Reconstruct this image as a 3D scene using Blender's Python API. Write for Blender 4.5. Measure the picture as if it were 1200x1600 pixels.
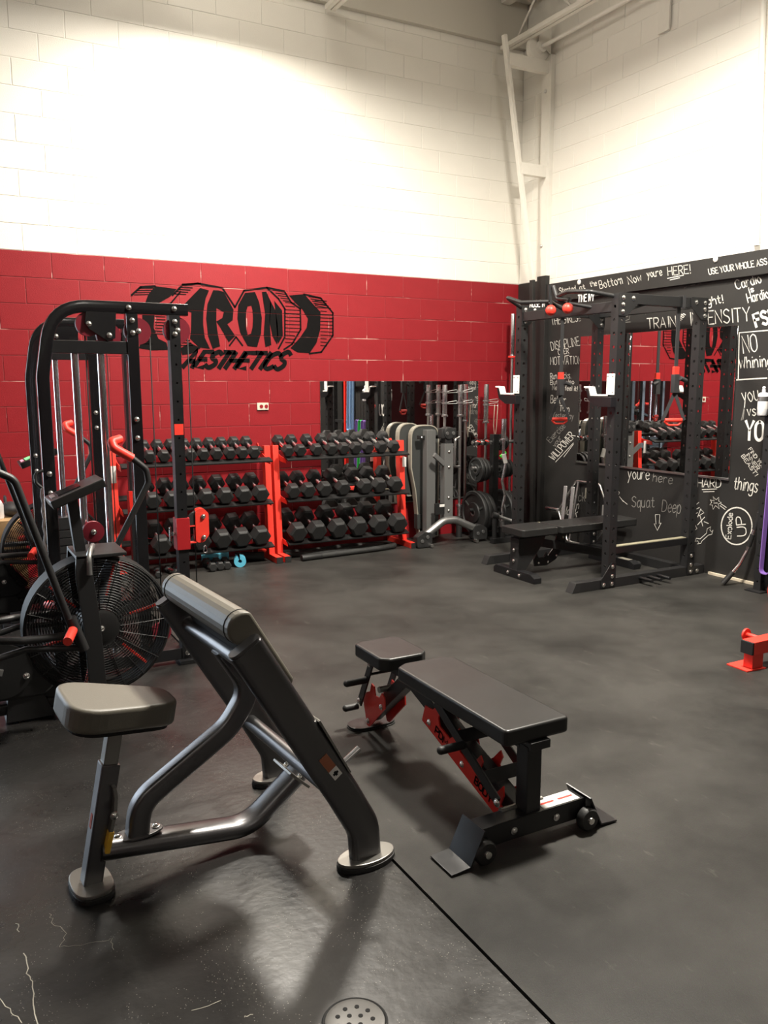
import bpy, bmesh, math, random
from mathutils import Vector, Matrix
random.seed(7)
PI = math.pi
V = Vector
for o in list(bpy.data.objects):
    bpy.data.objects.remove(o)
SC = bpy.context.scene
COL = SC.collection

# ------------------------------------------------------------------ camera
CAM = V((-5.622, -7.2905, 1.5757))
YAW, PIT, ROL, FPX = 0.499319, -0.153508, -0.002355, 1293.93
FW = V((math.sin(YAW) * math.cos(PIT), math.cos(YAW) * math.cos(PIT), math.sin(PIT)))
_r = V((math.cos(YAW), -math.sin(YAW), 0)); _u = _r.cross(FW)
RT = _r * math.cos(ROL) + _u * math.sin(ROL)
UP = -_r * math.sin(ROL) + _u * math.cos(ROL)
cd = bpy.data.cameras.new('camera'); cam = bpy.data.objects.new('camera', cd); COL.objects.link(cam)
m = Matrix((RT, UP, -FW)).transposed().to_4x4(); m.translation = CAM
cam.matrix_world = m
cd.sensor_fit = 'VERTICAL'; cd.sensor_height = 36.0; cd.lens = 36.0 * FPX / 1600.0
cd.clip_start = 0.05; cd.clip_end = 100
SC.camera = cam

def _ray(u, v): return FW + RT * ((u - 600) / FPX) - UP * ((v - 800) / FPX)
def py(u, v, y=0.0): d = _ray(u, v); return CAM + d * ((y - CAM.y) / d.y)      # on a plane parallel to the red wall
def px(u, v, x=0.0): d = _ray(u, v); return CAM + d * ((x - CAM.x) / d.x)      # on a plane parallel to the chalk wall
def pz(u, v, z=0.0): d = _ray(u, v); return CAM + d * ((z - CAM.z) / d.z)      # on a level plane

# ------------------------------------------------------------------ world, exposure, lights
w = bpy.data.worlds.new('world'); SC.world = w; w.use_nodes = True
w.node_tree.nodes['Background'].inputs[0].default_value = (0.75, 0.85, 1.0, 1)
w.node_tree.nodes['Background'].inputs[1].default_value = 0.3
SC.view_settings.view_transform = 'Standard'
SC.view_settings.look = 'None'
SC.view_settings.gamma = 1.0
SC.view_settings.use_curve_mapping = False
SC.view_settings.exposure = 0.0
LAMPS = [(-3.35, -1.3, 4.55, 215), (-2.35, -4.25, 4.55, 590), (-8.2, -10.5, 4.55, 30), (-3.2, -14.0, 4.55, 50)]  # the last two are unseen fill lamps, added behind the camera

# ------------------------------------------------------------------ materials
MAT = {}
def new_mat(name):
    m = bpy.data.materials.new(name); m.use_nodes = True
    nt = m.node_tree; b = nt.nodes['Principled BSDF']
    return m, nt, b
def mat(name, col, rough=0.5, metal=0.0, noise=0.0, nscale=20.0, bump=0.0, bscale=80.0, coat=0.0, rvar=0.0, emit=None, spec=None):
    if name in MAT: return MAT[name]
    m, nt, b = new_mat(name); N, L = nt.nodes, nt.links
    b.inputs['Base Color'].default_value = (*col, 1); b.inputs['Roughness'].default_value = rough
    b.inputs['Metallic'].default_value = metal
    if coat: b.inputs['Coat Weight'].default_value = coat
    if spec is not None: b.inputs['Specular IOR Level'].default_value = spec
    if emit: b.inputs['Emission Color'].default_value = (*emit[:3], 1); b.inputs['Emission Strength'].default_value = emit[3]
    tc = N.new('ShaderNodeTexCoord')
    if noise or rvar:
        t = N.new('ShaderNodeTexNoise'); t.inputs['Scale'].default_value = nscale; t.inputs['Detail'].default_value = 6
        L.new(tc.outputs['Object'], t.inputs['Vector'])
        if noise:
            r = N.new('ShaderNodeMix'); r.data_type = 'RGBA'
            r.inputs[6].default_value = (*[max(0, c * (1 - noise)) for c in col], 1)
            r.inputs[7].default_value = (*[min(1, c * (1 + noise)) for c in col], 1)
            L.new(t.outputs['Fac'], r.inputs[0]); L.new(r.outputs[2], b.inputs['Base Color'])
        if rvar:
            mr = N.new('ShaderNodeMapRange'); mr.inputs[3].default_value = rough - rvar; mr.inputs[4].default_value = rough + rvar
            mr.inputs[1].default_value = .3; mr.inputs[2].default_value = .7
            L.new(t.outputs['Fac'], mr.inputs[0]); L.new(mr.outputs[0], b.inputs['Roughness'])
    if bump:
        t2 = N.new('ShaderNodeTexNoise'); t2.inputs['Scale'].default_value = bscale; t2.inputs['Detail'].default_value = 4
        L.new(tc.outputs['Object'], t2.inputs['Vector'])
        bp = N.new('ShaderNodeBump'); bp.inputs['Strength'].default_value = bump; bp.inputs['Distance'].default_value = 0.004
        L.new(t2.outputs['Fac'], bp.inputs['Height']); L.new(bp.outputs[0], b.inputs['Normal'])
    MAT[name] = m
    return m

mat('red_paint', (0.25, 0.013, 0.018), .45, noise=.10, nscale=9, bump=.35, bscale=160, spec=.25)
mat('red_joint', (0.26, 0.024, 0.028), .6, noise=.2, nscale=14)
mat('white_paint', (0.80, 0.77, 0.70), .5, noise=.03, nscale=6, bump=.25, bscale=140)
mat('white_joint', (0.78, 0.755, 0.69), .6, noise=.08, nscale=12)
mat('black_wall', (0.015, 0.014, 0.013), .6, noise=.25, nscale=5, bump=.12, bscale=60)
mat('mural_black', (0.006, 0.0055, 0.0055), .6, noise=.2, nscale=30, spec=.05)
mat('deck', (0.72, 0.69, 0.62), .6, noise=.05)
mat('trim_white', (0.78, 0.75, 0.68), .45, noise=.05)
mat('black_metal', (0.010, 0.010, 0.011), .32, noise=.1, rvar=.04, nscale=12)
mat('gloss_black', (0.008, 0.008, 0.009), .16, coat=.3)
mat('satin_black', (0.014, 0.014, 0.0145), .42, bump=.08, bscale=250)
mat('matte_black', (0.010, 0.010, 0.010), .65, spec=.3)
mat('rubber', (0.014, 0.014, 0.014), .55, noise=.2, nscale=40, bump=.15, bscale=200)
mat('plastic_black', (0.012, 0.012, 0.012), .35)
mat('chrome', (0.90, 0.90, 0.92), .20, 1.0)
mat('steel', (0.70, 0.69, 0.68), .30, 1.0)
mat('bolt', (0.80, 0.79, 0.76), .25, 1.0)
mat('red_metal', (0.62, 0.022, 0.014), .35, noise=.08)
mat('red_bright', (0.80, 0.045, 0.028), .45, noise=.06)
mat('red_deep', (0.36, 0.012, 0.016), .40)
mat('red_wheel', (0.16, 0.012, 0.022), .35)
mat('grey_metal', (0.19, 0.187, 0.192), .34, 1.0)
mat('grey_paint', (0.115, 0.115, 0.112), .4)
mat('grey_plate', (0.30, 0.29, 0.27), .30, .8)
mat('grey_silver', (0.36, 0.36, 0.355), .38, .9)
mat('taupe_vinyl', (0.125, 0.115, 0.092), .44, bump=.10, bscale=220)
mat('taupe_light', (0.30, 0.28, 0.23), .42)
mat('vinyl_black', (0.018, 0.0178, 0.0175), .36, spec=.4, bump=.10, bscale=11, rvar=.03, nscale=6)
mat('grey_cloth', (0.045, 0.048, 0.046), .5)
mat('chalk', (0.62, 0.60, 0.55), .9, noise=.55, nscale=120)
mat('chalk_faint', (0.20, 0.19, 0.175), .9, noise=.6, nscale=120)
mat('chalk_bold', (0.72, 0.70, 0.66), .9, noise=.18, nscale=150)
mat('mirror', (0.80, 0.79, 0.78), .01, 1.0)
mat('plate_white', (0.82, 0.80, 0.76), .4)
mat('label_white', (0.75, 0.73, 0.70), .5)
mat('label_red', (0.55, 0.10, 0.06), .5)
mat('yellow', (0.72, 0.42, 0.04), .45)
mat('blue_foam', (0.10, 0.45, 0.62), .6)
mat('purple_band', (0.22, 0.12, 0.42), .5)
mat('green_band', (0.05, 0.50, 0.10), .5)
mat('green_clip', (0.10, 0.85, 0.08), .4)
mat('blue_band', (0.25, 0.42, 0.70), .5)
mat('plywood', (0.52, 0.33, 0.16), .55, noise=.25, nscale=5)
mat('rope', (0.020, 0.020, 0.019), .7, bump=.8, bscale=60)
mat('strap', (0.03, 0.03, 0.032), .6)
mat('olive', (0.24, 0.22, 0.15), .6, noise=.3)
mat('wood_strip', (0.60, 0.52, 0.40), .6, noise=.2)
mat('outlet', (0.60, 0.55, 0.45), .4)
mat('screen_green', (0.2, 0.8, 0.3), .3, emit=(0.25, 0.9, 0.35, .6))
mat('screen_pink', (0.8, 0.3, 0.4), .3, emit=(0.9, 0.35, 0.45, .6))
mat('lamp_shell', (0.5, 0.5, 0.5), .4, .6)
mat('drain_metal', (0.085, 0.082, 0.078), .40, .5, noise=.2)
mat('rust_tag', (0.35, 0.12, 0.06), .5)
mat('glassy_white', (0.88, 0.88, 0.90), .3)
mat('cage_wire', (0.010, 0.010, 0.010), .5, spec=.3)
mat('crack', (0.42, 0.40, 0.33), .7, noise=.5, nscale=60)
mat('gap_shade', (0.004, 0.004, 0.004), .9)  # near-black that paints in the shade of gaps and holes
mat('groove', (0.006, 0.006, 0.006), .8)

def joint_mat():
    m = MAT['red_joint']; nt = m.node_tree; N, L = nt.nodes, nt.links; b = N['Principled BSDF']
    tc = N.new('ShaderNodeTexCoord'); mp = N.new('ShaderNodeMapping'); mp.inputs['Scale'].default_value = (1.5, 1, 6); L.new(tc.outputs['Object'], mp.inputs['Vector'])
    t = N.new('ShaderNodeTexNoise'); t.inputs['Scale'].default_value = 1.6; t.inputs['Detail'].default_value = 5; L.new(mp.outputs[0], t.inputs['Vector'])
    cr = N.new('ShaderNodeValToRGB'); cr.color_ramp.elements[0].position = .56; cr.color_ramp.elements[1].position = .66
    cr.color_ramp.elements[0].color = (0.26, 0.024, 0.028, 1); cr.color_ramp.elements[1].color = (0.60, 0.36, 0.31, 1)
    L.new(t.outputs['Fac'], cr.inputs[0]); L.new(cr.outputs[0], b.inputs['Base Color'])
joint_mat()
def floor_mats():
    # rubber matting with soft scuffs
    m, nt, b = new_mat('rubber_floor'); N, L = nt.nodes, nt.links
    tc = N.new('ShaderNodeTexCoord')
    n1 = N.new('ShaderNodeTexNoise'); n1.inputs['Scale'].default_value = 1.3; n1.inputs['Detail'].default_value = 8; n1.inputs['Roughness'].default_value = .65
    n2 = N.new('ShaderNodeTexNoise'); n2.inputs['Scale'].default_value = 260; n2.inputs['Detail'].default_value = 2
    for n in (n1, n2): L.new(tc.outputs['Object'], n.inputs['Vector'])
    mx = N.new('ShaderNodeMix'); mx.data_type = 'RGBA'
    mx.inputs[6].default_value = (0.024, 0.0232, 0.0215, 1); mx.inputs[7].default_value = (0.060, 0.0575, 0.053, 1)
    ct = N.new('ShaderNodeMapRange'); ct.inputs[1].default_value = .34; ct.inputs[2].default_value = .66
    L.new(n1.outputs['Fac'], ct.inputs[0]); L.new(ct.outputs[0], mx.inputs[0])
    mx2 = N.new('ShaderNodeMix'); mx2.data_type = 'RGBA'; mx2.blend_type = 'MULTIPLY'; mx2.inputs[0].default_value = .45
    L.new(mx.outputs[2], mx2.inputs[6]); L.new(n2.outputs['Color'], mx2.inputs[7])
    # streaky pale scuffs
    mp = N.new('ShaderNodeMapping'); mp.inputs['Scale'].default_value = (7, 2.2, 1); mp.inputs['Rotation'].default_value = (0, 0, .5)
    L.new(tc.outputs['Object'], mp.inputs['Vector'])
    n3 = N.new('ShaderNodeTexNoise'); n3.inputs['Scale'].default_value = 2.6; n3.inputs['Detail'].default_value = 9; n3.inputs['Roughness'].default_value = .75
    L.new(mp.outputs[0], n3.inputs['Vector'])
    cr = N.new('ShaderNodeValToRGB'); cr.color_ramp.elements[0].position = .60; cr.color_ramp.elements[1].position = .78
    cr.color_ramp.elements[1].color = (.35, .35, .35, 1)
    L.new(n3.outputs['Fac'], cr.inputs[0])
    mx3 = N.new('ShaderNodeMix'); mx3.data_type = 'RGBA'; mx3.inputs[7].default_value = (0.20, 0.19, 0.165, 1)
    L.new(cr.outputs[0], mx3.inputs[0]); L.new(mx2.outputs[2], mx3.inputs[6]); L.new(mx3.outputs[2], b.inputs['Base Color'])
    mr = N.new('ShaderNodeMapRange'); mr.inputs[3].default_value = .36; mr.inputs[4].default_value = .54
    L.new(n1.outputs['Fac'], mr.inputs[0]); L.new(mr.outputs[0], b.inputs['Roughness'])
    bp = N.new('ShaderNodeBump'); bp.inputs['Strength'].default_value = .25; bp.inputs['Distance'].default_value = .002
    L.new(n2.outputs['Fac'], bp.inputs['Height']); L.new(bp.outputs[0], b.inputs['Normal'])
    b.inputs['Specular IOR Level'].default_value = .14
    MAT['rubber_floor'] = m
    # painted concrete, worn through to pale flecks
    m, nt, b = new_mat('painted_concrete'); N, L = nt.nodes, nt.links
    tc = N.new('ShaderNodeTexCoord')
    n1 = N.new('ShaderNodeTexNoise'); n1.inputs['Scale'].default_value = 2.2; n1.inputs['Detail'].default_value = 8; n1.inputs['Roughness'].default_value = .6
    vo = N.new('ShaderNodeTexVoronoi'); vo.inputs['Scale'].default_value = 110; vo.inputs['Randomness'].default_value = 1
    vn = N.new('ShaderNodeTexNoise'); vn.inputs['Scale'].default_value = 5.5; vn.inputs['Detail'].default_value = 5; vn.inputs['Roughness'].default_value = .7
    for n in (n1, vo, vn): L.new(tc.outputs['Object'], n.inputs['Vector'])
    lt = N.new('ShaderNodeMath'); lt.operation = 'LESS_THAN'; lt.inputs[1].default_value = .14
    L.new(vo.outputs['Distance'], lt.inputs[0])
    gt = N.new('ShaderNodeMath'); gt.operation = 'GREATER_THAN'; gt.inputs[1].default_value = .52
    L.new(vn.outputs['Fac'], gt.inputs[0])
    mul = N.new('ShaderNodeMath'); mul.operation = 'MULTIPLY'; L.new(lt.outputs[0], mul.inputs[0]); L.new(gt.outputs[0], mul.inputs[1])
    mx = N.new('ShaderNodeMix'); mx.data_type = 'RGBA'
    mx.inputs[6].default_value = (0.009, 0.0086, 0.0084, 1); mx.inputs[7].default_value = (0.021, 0.0196, 0.0185, 1)
    L.new(n1.outputs['Fac'], mx.inputs[0])
    mx3 = N.new('ShaderNodeMix'); mx3.data_type = 'RGBA'; mx3.inputs[7].default_value = (0.20, 0.195, 0.17, 1)
    L.new(mul.outputs[0], mx3.inputs[0]); L.new(mx.outputs[2], mx3.inputs[6]); L.new(mx3.outputs[2], b.inputs['Base Color'])
    mr = N.new('ShaderNodeMapRange'); mr.inputs[3].default_value = .22; mr.inputs[4].default_value = .42
    mr.inputs[1].default_value = .3; mr.inputs[2].default_value = .7
    L.new(n1.outputs['Fac'], mr.inputs[0]); L.new(mr.outputs[0], b.inputs['Roughness'])
    n4 = N.new('ShaderNodeTexNoise'); n4.inputs['Scale'].default_value = 30; n4.inputs['Detail'].default_value = 6
    L.new(tc.outputs['Object'], n4.inputs['Vector'])
    bp = N.new('ShaderNodeBump'); bp.inputs['Strength'].default_value = .35; bp.inputs['Distance'].default_value = .003
    L.new(n4.outputs['Fac'], bp.inputs['Height']); L.new(bp.outputs[0], b.inputs['Normal'])
    MAT['painted_concrete'] = m
floor_mats()

# ------------------------------------------------------------------ mesh builder
def basis(d, up=V((0, 0, 1))):
    d = V(d).normalized(); up = V(up)
    if abs(d.dot(up.normalized())) > .999: up = V((1, 0, 0))
    s = up.cross(d).normalized(); t = d.cross(s).normalized()
    return s, t, d      # s side, t up-ish, d along

def fillet(pts, rad, seg=6, closed=False):
    pts = [V(p) for p in pts]; out = []; n = len(pts)
    for i, p in enumerate(pts):
        if not closed and i in (0, n - 1): out.append(p); continue
        a, c = pts[i - 1], pts[(i + 1) % n]
        da, dc = (a - p), (c - p); la, lc = da.length, dc.length
        da.normalize(); dc.normalize()
        ang = da.angle(dc)
        if ang > PI - .02: out.append(p); continue
        r = rad[i] if isinstance(rad, (list, tuple)) else rad
        t = min(r / math.tan(ang / 2), la * .49, lc * .49)
        A, C = p + da * t, p + dc * t
        for k in range(seg + 1):
            s = k / seg
            out.append(A * (1 - s) ** 2 + p * 2 * s * (1 - s) + C * s * s)
    return out

class MB:
    def __init__(s): s.v = []; s.f = []; s.sm = []
    def add(s, vs, fs, smooth=False):
        o = len(s.v); s.v += [V(p) for p in vs]
        for f in fs: s.f.append([i + o for i in f]); s.sm.append(smooth)
        return s
    def box(s, lo, hi):
        x0, y0, z0 = lo; x1, y1, z1 = hi
        vs = [(x0, y0, z0), (x1, y0, z0), (x1, y1, z0), (x0, y1, z0), (x0, y0, z1), (x1, y0, z1), (x1, y1, z1), (x0, y1, z1)]
        return s.add(vs, [(0, 3, 2, 1), (4, 5, 6, 7), (0, 1, 5, 4), (1, 2, 6, 5), (2, 3, 7, 6), (3, 0, 4, 7)])
    def cbox(s, c, sz):
        c = V(c); h = V(sz) / 2
        return s.box(c - h, c + h)
    def bar(s, p0, p1, w, h, up=(0, 0, 1)):
        """rectangular bar: w along side axis, h along up axis"""
        p0, p1 = V(p0), V(p1); a, b, d = basis(p1 - p0, up)
        vs = []
        for p in (p0, p1):
            for i, j in ((-1, -1), (1, -1), (1, 1), (-1, 1)): vs.append(p + a * (i * w / 2) + b * (j * h / 2))
        return s.add(vs, [(0, 3, 2, 1), (4, 5, 6, 7), (0, 1, 5, 4), (1, 2, 6, 5), (2, 3, 7, 6), (3, 0, 4, 7)])
    def cyl(s, p0, p1, r, n=16, r2=None, cap=True):
        p0, p1 = V(p0), V(p1); a, b, d = basis(p1 - p0); r2 = r if r2 is None else r2
        vs = []
        for p, q in ((p0, r), (p1, r2)):
            for k in range(n): t = 2 * PI * k / n; vs.append(p + a * (q * math.cos(t)) + b * (q * math.sin(t)))
        s.add(vs, [(k, (k + 1) % n, n + (k + 1) % n, n + k) for k in range(n)], True)
        if cap:
            s.add(vs[:n], [list(range(n))[::-1]]); s.add(vs[n:], [list(range(n))])
        return s
    def tube(s, pts, r, n=10, cap=True, closed=False):
        pts = [V(p) for p in pts]; N = len(pts); vs = []; prev = None
        for i, p in enumerate(pts):
            if closed: d = (pts[(i + 1) % N] - pts[i - 1])
            else: d = pts[min(i + 1, N - 1)] - pts[max(i - 1, 0)]
            d.normalize()
            if prev is None: a, b, _ = basis(d)
            else:
                a = (prev - d * prev.dot(d)).normalized(); b = d.cross(a).normalized()
            prev = a; rr = r[i] if isinstance(r, (list, tuple)) else r
            for k in range(n): t = 2 * PI * k / n; vs.append(p + a * (rr * math.cos(t)) + b * (rr * math.sin(t)))
        fs = []
        for i in range(N if closed else N - 1):
            j = (i + 1) % N
            for k in range(n): fs.append((i * n + k, i * n + (k + 1) % n, j * n + (k + 1) % n, j * n + k))
        s.add(vs, fs, True)
        if cap and not closed: s.add(vs[:n], [list(range(n))[::-1]]); s.add(vs[-n:], [list(range(n))])
        return s
    def sweep(s, pts, w, h, normal, rnd=0.0, cap=True, closed=False):
        """rectangular (or rounded) section along a planar path: w along the plane normal, h in plane"""
        pts = [V(p) for p in pts]; nrm = V(normal).normalized(); N = len(pts); vs = []
        if rnd:
            sec = []; rr = min(rnd, w / 2 - 1e-5, h / 2 - 1e-5)
            for cx, cy, a0 in ((1, 1, 0), (-1, 1, 1), (-1, -1, 2), (1, -1, 3)):
                for k in range(5): t = (a0 + k / 4) * PI / 2; sec.append((cx * (w / 2 - rr) + rr * math.cos(t), cy * (h / 2 - rr) + rr * math.sin(t)))
        else: sec = [(w / 2, h / 2), (-w / 2, h / 2), (-w / 2, -h / 2), (w / 2, -h / 2)]
        n = len(sec)
        for i, p in enumerate(pts):
            if closed: d0 = (p - pts[i - 1]).normalized(); d1 = (pts[(i + 1) % N] - p).normalized()
            else:
                d0 = (p - pts[i - 1]).normalized() if i else (pts[1] - p).normalized()
                d1 = (pts[i + 1] - p).normalized() if i < N - 1 else d0
            d = (d0 + d1).normalized(); q = nrm.cross(d).normalized()
            k = 1 / max(.4, d.dot(d1))
            for a, b in sec: vs.append(p + nrm * a + q * (b * k))
        fs = []
        for i in range(N if closed else N - 1):
            j = (i + 1) % N
            for k in range(n): fs.append((i * n + k, i * n + (k + 1) % n, j * n + (k + 1) % n, j * n + k))
        s.add(vs, fs, bool(rnd))
        if cap and not closed: s.add(vs[:n], [list(range(n))[::-1]]); s.add(vs[-n:], [list(range(n))])
        return s
    def prism(s, outline, vec):
        o = [V(p) for p in outline]; vec = V(vec); n = len(o)
        vs = o + [p + vec for p in o]
        fs = [list(range(n))[::-1], list(range(n, 2 * n))] + [(k, (k + 1) % n, n + (k + 1) % n, n + k) for k in range(n)]
        return s.add(vs, fs)
    def lathe(s, c, axis, prof, n=24, closed=False):
        """prof: (radius, along)"""
        c = V(c); a, b, d = basis(axis); vs = []; M = len(prof)
        for r, h in prof:
            for k in range(n): t = 2 * PI * k / n; vs.append(c + d * h + a * (r * math.cos(t)) + b * (r * math.sin(t)))
        fs = []
        for i in range(M if closed else M - 1):
            j = (i + 1) % M
            for k in range(n): fs.append((i * n + k, i * n + (k + 1) % n, j * n + (k + 1) % n, j * n + k))
        s.add(vs, fs, True)
        if not closed:
            if prof[0][0] > 1e-4: s.add(vs[:n], [list(range(n))[::-1]])
            if prof[-1][0] > 1e-4: s.add(vs[-n:], [list(range(n))])
        return s
    def sphere(s, c, r, sc=(1, 1, 1), nu=16, nv=10):
        c = V(c); vs = []
        for j in range(nv + 1):
            a = PI * j / nv
            for k in range(nu):
                t = 2 * PI * k / nu
                vs.append(c + V((r * sc[0] * math.sin(a) * math.cos(t), r * sc[1] * math.sin(a) * math.sin(t), r * sc[2] * math.cos(a))))
        fs = [(j * nu + k, (j + 1) * nu + k, (j + 1) * nu + (k + 1) % nu, j * nu + (k + 1) % nu) for j in range(nv) for k in range(nu)]
        return s.add(vs, fs, True)
    def mesh(s, name, bevel=0.0, seg=2, inv=None, merge=True, angle=30):
        me = bpy.data.meshes.new(name)
        vs = [inv @ p for p in s.v] if inv is not None else s.v
        me.from_pydata([tuple(p) for p in vs], [], s.f)
        for p, q in zip(me.polygons, s.sm): p.use_smooth = q
        bm = bmesh.new(); bm.from_mesh(me)
        if merge: bmesh.ops.remove_doubles(bm, verts=bm.verts, dist=1e-5)
        bmesh.ops.recalc_face_normals(bm, faces=bm.faces)
        if bevel:
            es = [e for e in bm.edges if len(e.link_faces) == 2 and e.calc_face_angle(0) > math.radians(angle)]
            if es:
                r = bmesh.ops.bevel(bm, geom=es, offset=bevel, segments=seg, profile=.6, affect='EDGES', clamp_overlap=True)
                for f in r['faces']: f.smooth = True
        for e in bm.edges:
            if len(e.link_faces) == 2 and e.calc_face_angle(0) > math.radians(50): e.smooth = False
        bm.to_mesh(me); bm.free()
        return me

def inv_of(parent):
    M = Matrix.Identity(4); o = parent
    while o is not None: M = o.matrix_basis @ M; o = o.parent
    return M.inverted()
def part(name, mb, material, parent, bevel=0.0, seg=2, label=None, kind=None, world=True, angle=30):
    inv = inv_of(parent) if (world and parent is not None) else None
    me = mb.mesh(name, bevel, seg, inv, angle=angle) if isinstance(mb, MB) else mb
    if not me.materials: me.materials.append(MAT[material])
    o = bpy.data.objects.new(name, me); COL.objects.link(o); o.parent = parent
    if label: o['label'] = label
    if kind: o['kind'] = kind
    return o
def thing(name, label, cat, loc=(0, 0, 0), rot=0.0, group=None):
    o = bpy.data.objects.new(name, None); COL.objects.link(o); o.empty_display_size = .05
    o.location = loc; o.rotation_euler = (0, 0, rot); tag(o, label, cat, group)
    return o
def tag(o, label, cat, group=None):
    o['label'] = label; o['category'] = cat
    if group: o['group'] = group
    return o
def solo(name, mb, material, label, cat, group=None, bevel=0.0, loc=None, **k):
    """a thing that is one mesh, origin at loc"""
    loc = V(loc) if loc is not None else V((0, 0, 0))
    me = mb.mesh(name, bevel, k.get('seg', 2), Matrix.Translation(-loc)); me.materials.append(MAT[material])
    o = bpy.data.objects.new(name, me); COL.objects.link(o); o.location = loc
    return tag(o, label, cat, group)
def struct(name, mb, material, bevel=0.0):
    me = mb.mesh(name, bevel); me.materials.append(MAT[material])
    o = bpy.data.objects.new(name, me); COL.objects.link(o); o['kind'] = 'structure'
    return o
_bm = {}
def bolt(parent, p, n, r=.011, material='bolt'):
    key = (round(r, 4), material)
    if key not in _bm:
        me = MB().lathe((0, 0, 0), (0, 0, 1), [(1.35 * r, 0), (1.35 * r, .25 * r), (r, .3 * r), (r, .6 * r), (.6 * r, .9 * r), (0, r)], 10).mesh('bolt'); me.materials.append(MAT[material]); _bm[key] = me
    o = bpy.data.objects.new('bolt', _bm[key]); COL.objects.link(o); o.parent = parent
    M = Matrix.Translation(V(p)) @ V(n).to_track_quat('Z', 'Y').to_matrix().to_4x4()
    o.matrix_basis = inv_of(parent) @ M
    return o
def copy_tree(o, parent=None):
    c = o.copy(); COL.objects.link(c); c.parent = parent
    for ch in list(o.children): copy_tree(ch, c)
    return c

def perforated(mb, c, w, z0, z1, pitch, r, sides='xy', wy=None):
    """square upright centred on c (x, y) with real holes through the sides given"""
    wx = w / 2; wy = (wy or w) / 2; n = int((z1 - z0) / pitch); zs = z0 + ((z1 - z0) - n * pitch) / 2
    def side(o, e, wd, holes):
        # o: centre of face (x,y), e: horizontal unit in face, wd half width
        P = lambda a, z: V((o[0] + e[0] * a, o[1] + e[1] * a, z))
        if not holes:
            mb.add([P(-wd, z0), P(wd, z0), P(wd, z1), P(-wd, z1)], [(0, 1, 2, 3)]); return
        mb.add([P(-wd, z0), P(wd, z0), P(wd, zs), P(-wd, zs)], [(0, 1, 2, 3)])
        mb.add([P(-wd, zs + n * pitch), P(wd, zs + n * pitch), P(wd, z1), P(-wd, z1)], [(0, 1, 2, 3)])
        nin = V((-e[1], e[0], 0)) * .006
        ctr = V((c[0] - o[0], c[1] - o[1], 0))
        if nin.dot(ctr) < 0: nin = -nin
        for k in range(n):
            zc = zs + (k + .5) * pitch; h = pitch / 2
            vs = [P(-wd, zc - h), P(wd, zc - h), P(wd, zc + h), P(-wd, zc + h)]
            oc = [P(r * math.cos(PI / 8 + i * PI / 4), zc + r * math.sin(PI / 8 + i * PI / 4)) for i in range(8)]
            vs += oc + [p + nin for p in oc]
            # octagon verts: 0:22 1:67 2:112 3:157 4:202 5:247 6:292 7:337
            fs = [(0, 1, 10, 9), (1, 2, 4, 11), (2, 3, 6, 5), (3, 0, 8, 7), (1, 11, 10), (2, 5, 4), (3, 7, 6), (0, 9, 8)]
            fs += [(4 + i, 4 + (i + 1) % 8, 12 + (i + 1) % 8, 12 + i) for i in range(8)]
            mb.add(vs, fs)
    side((c[0] - wx, c[1]), (0, 1), wy, 'x' in sides); side((c[0] + wx, c[1]), (0, -1), wy, 'x' in sides)
    side((c[0], c[1] - wy), (-1, 0), wx, 'y' in sides); side((c[0], c[1] + wy), (1, 0), wx, 'y' in sides)
    for z, q in ((z0, 1), (z1, 0)):
        vs = [(c[0] - wx, c[1] - wy, z), (c[0] + wx, c[1] - wy, z), (c[0] + wx, c[1] + wy, z), (c[0] - wx, c[1] + wy, z)]
        mb.add(vs, [(3, 2, 1, 0) if q else (0, 1, 2, 3)])
    return mb

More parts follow.
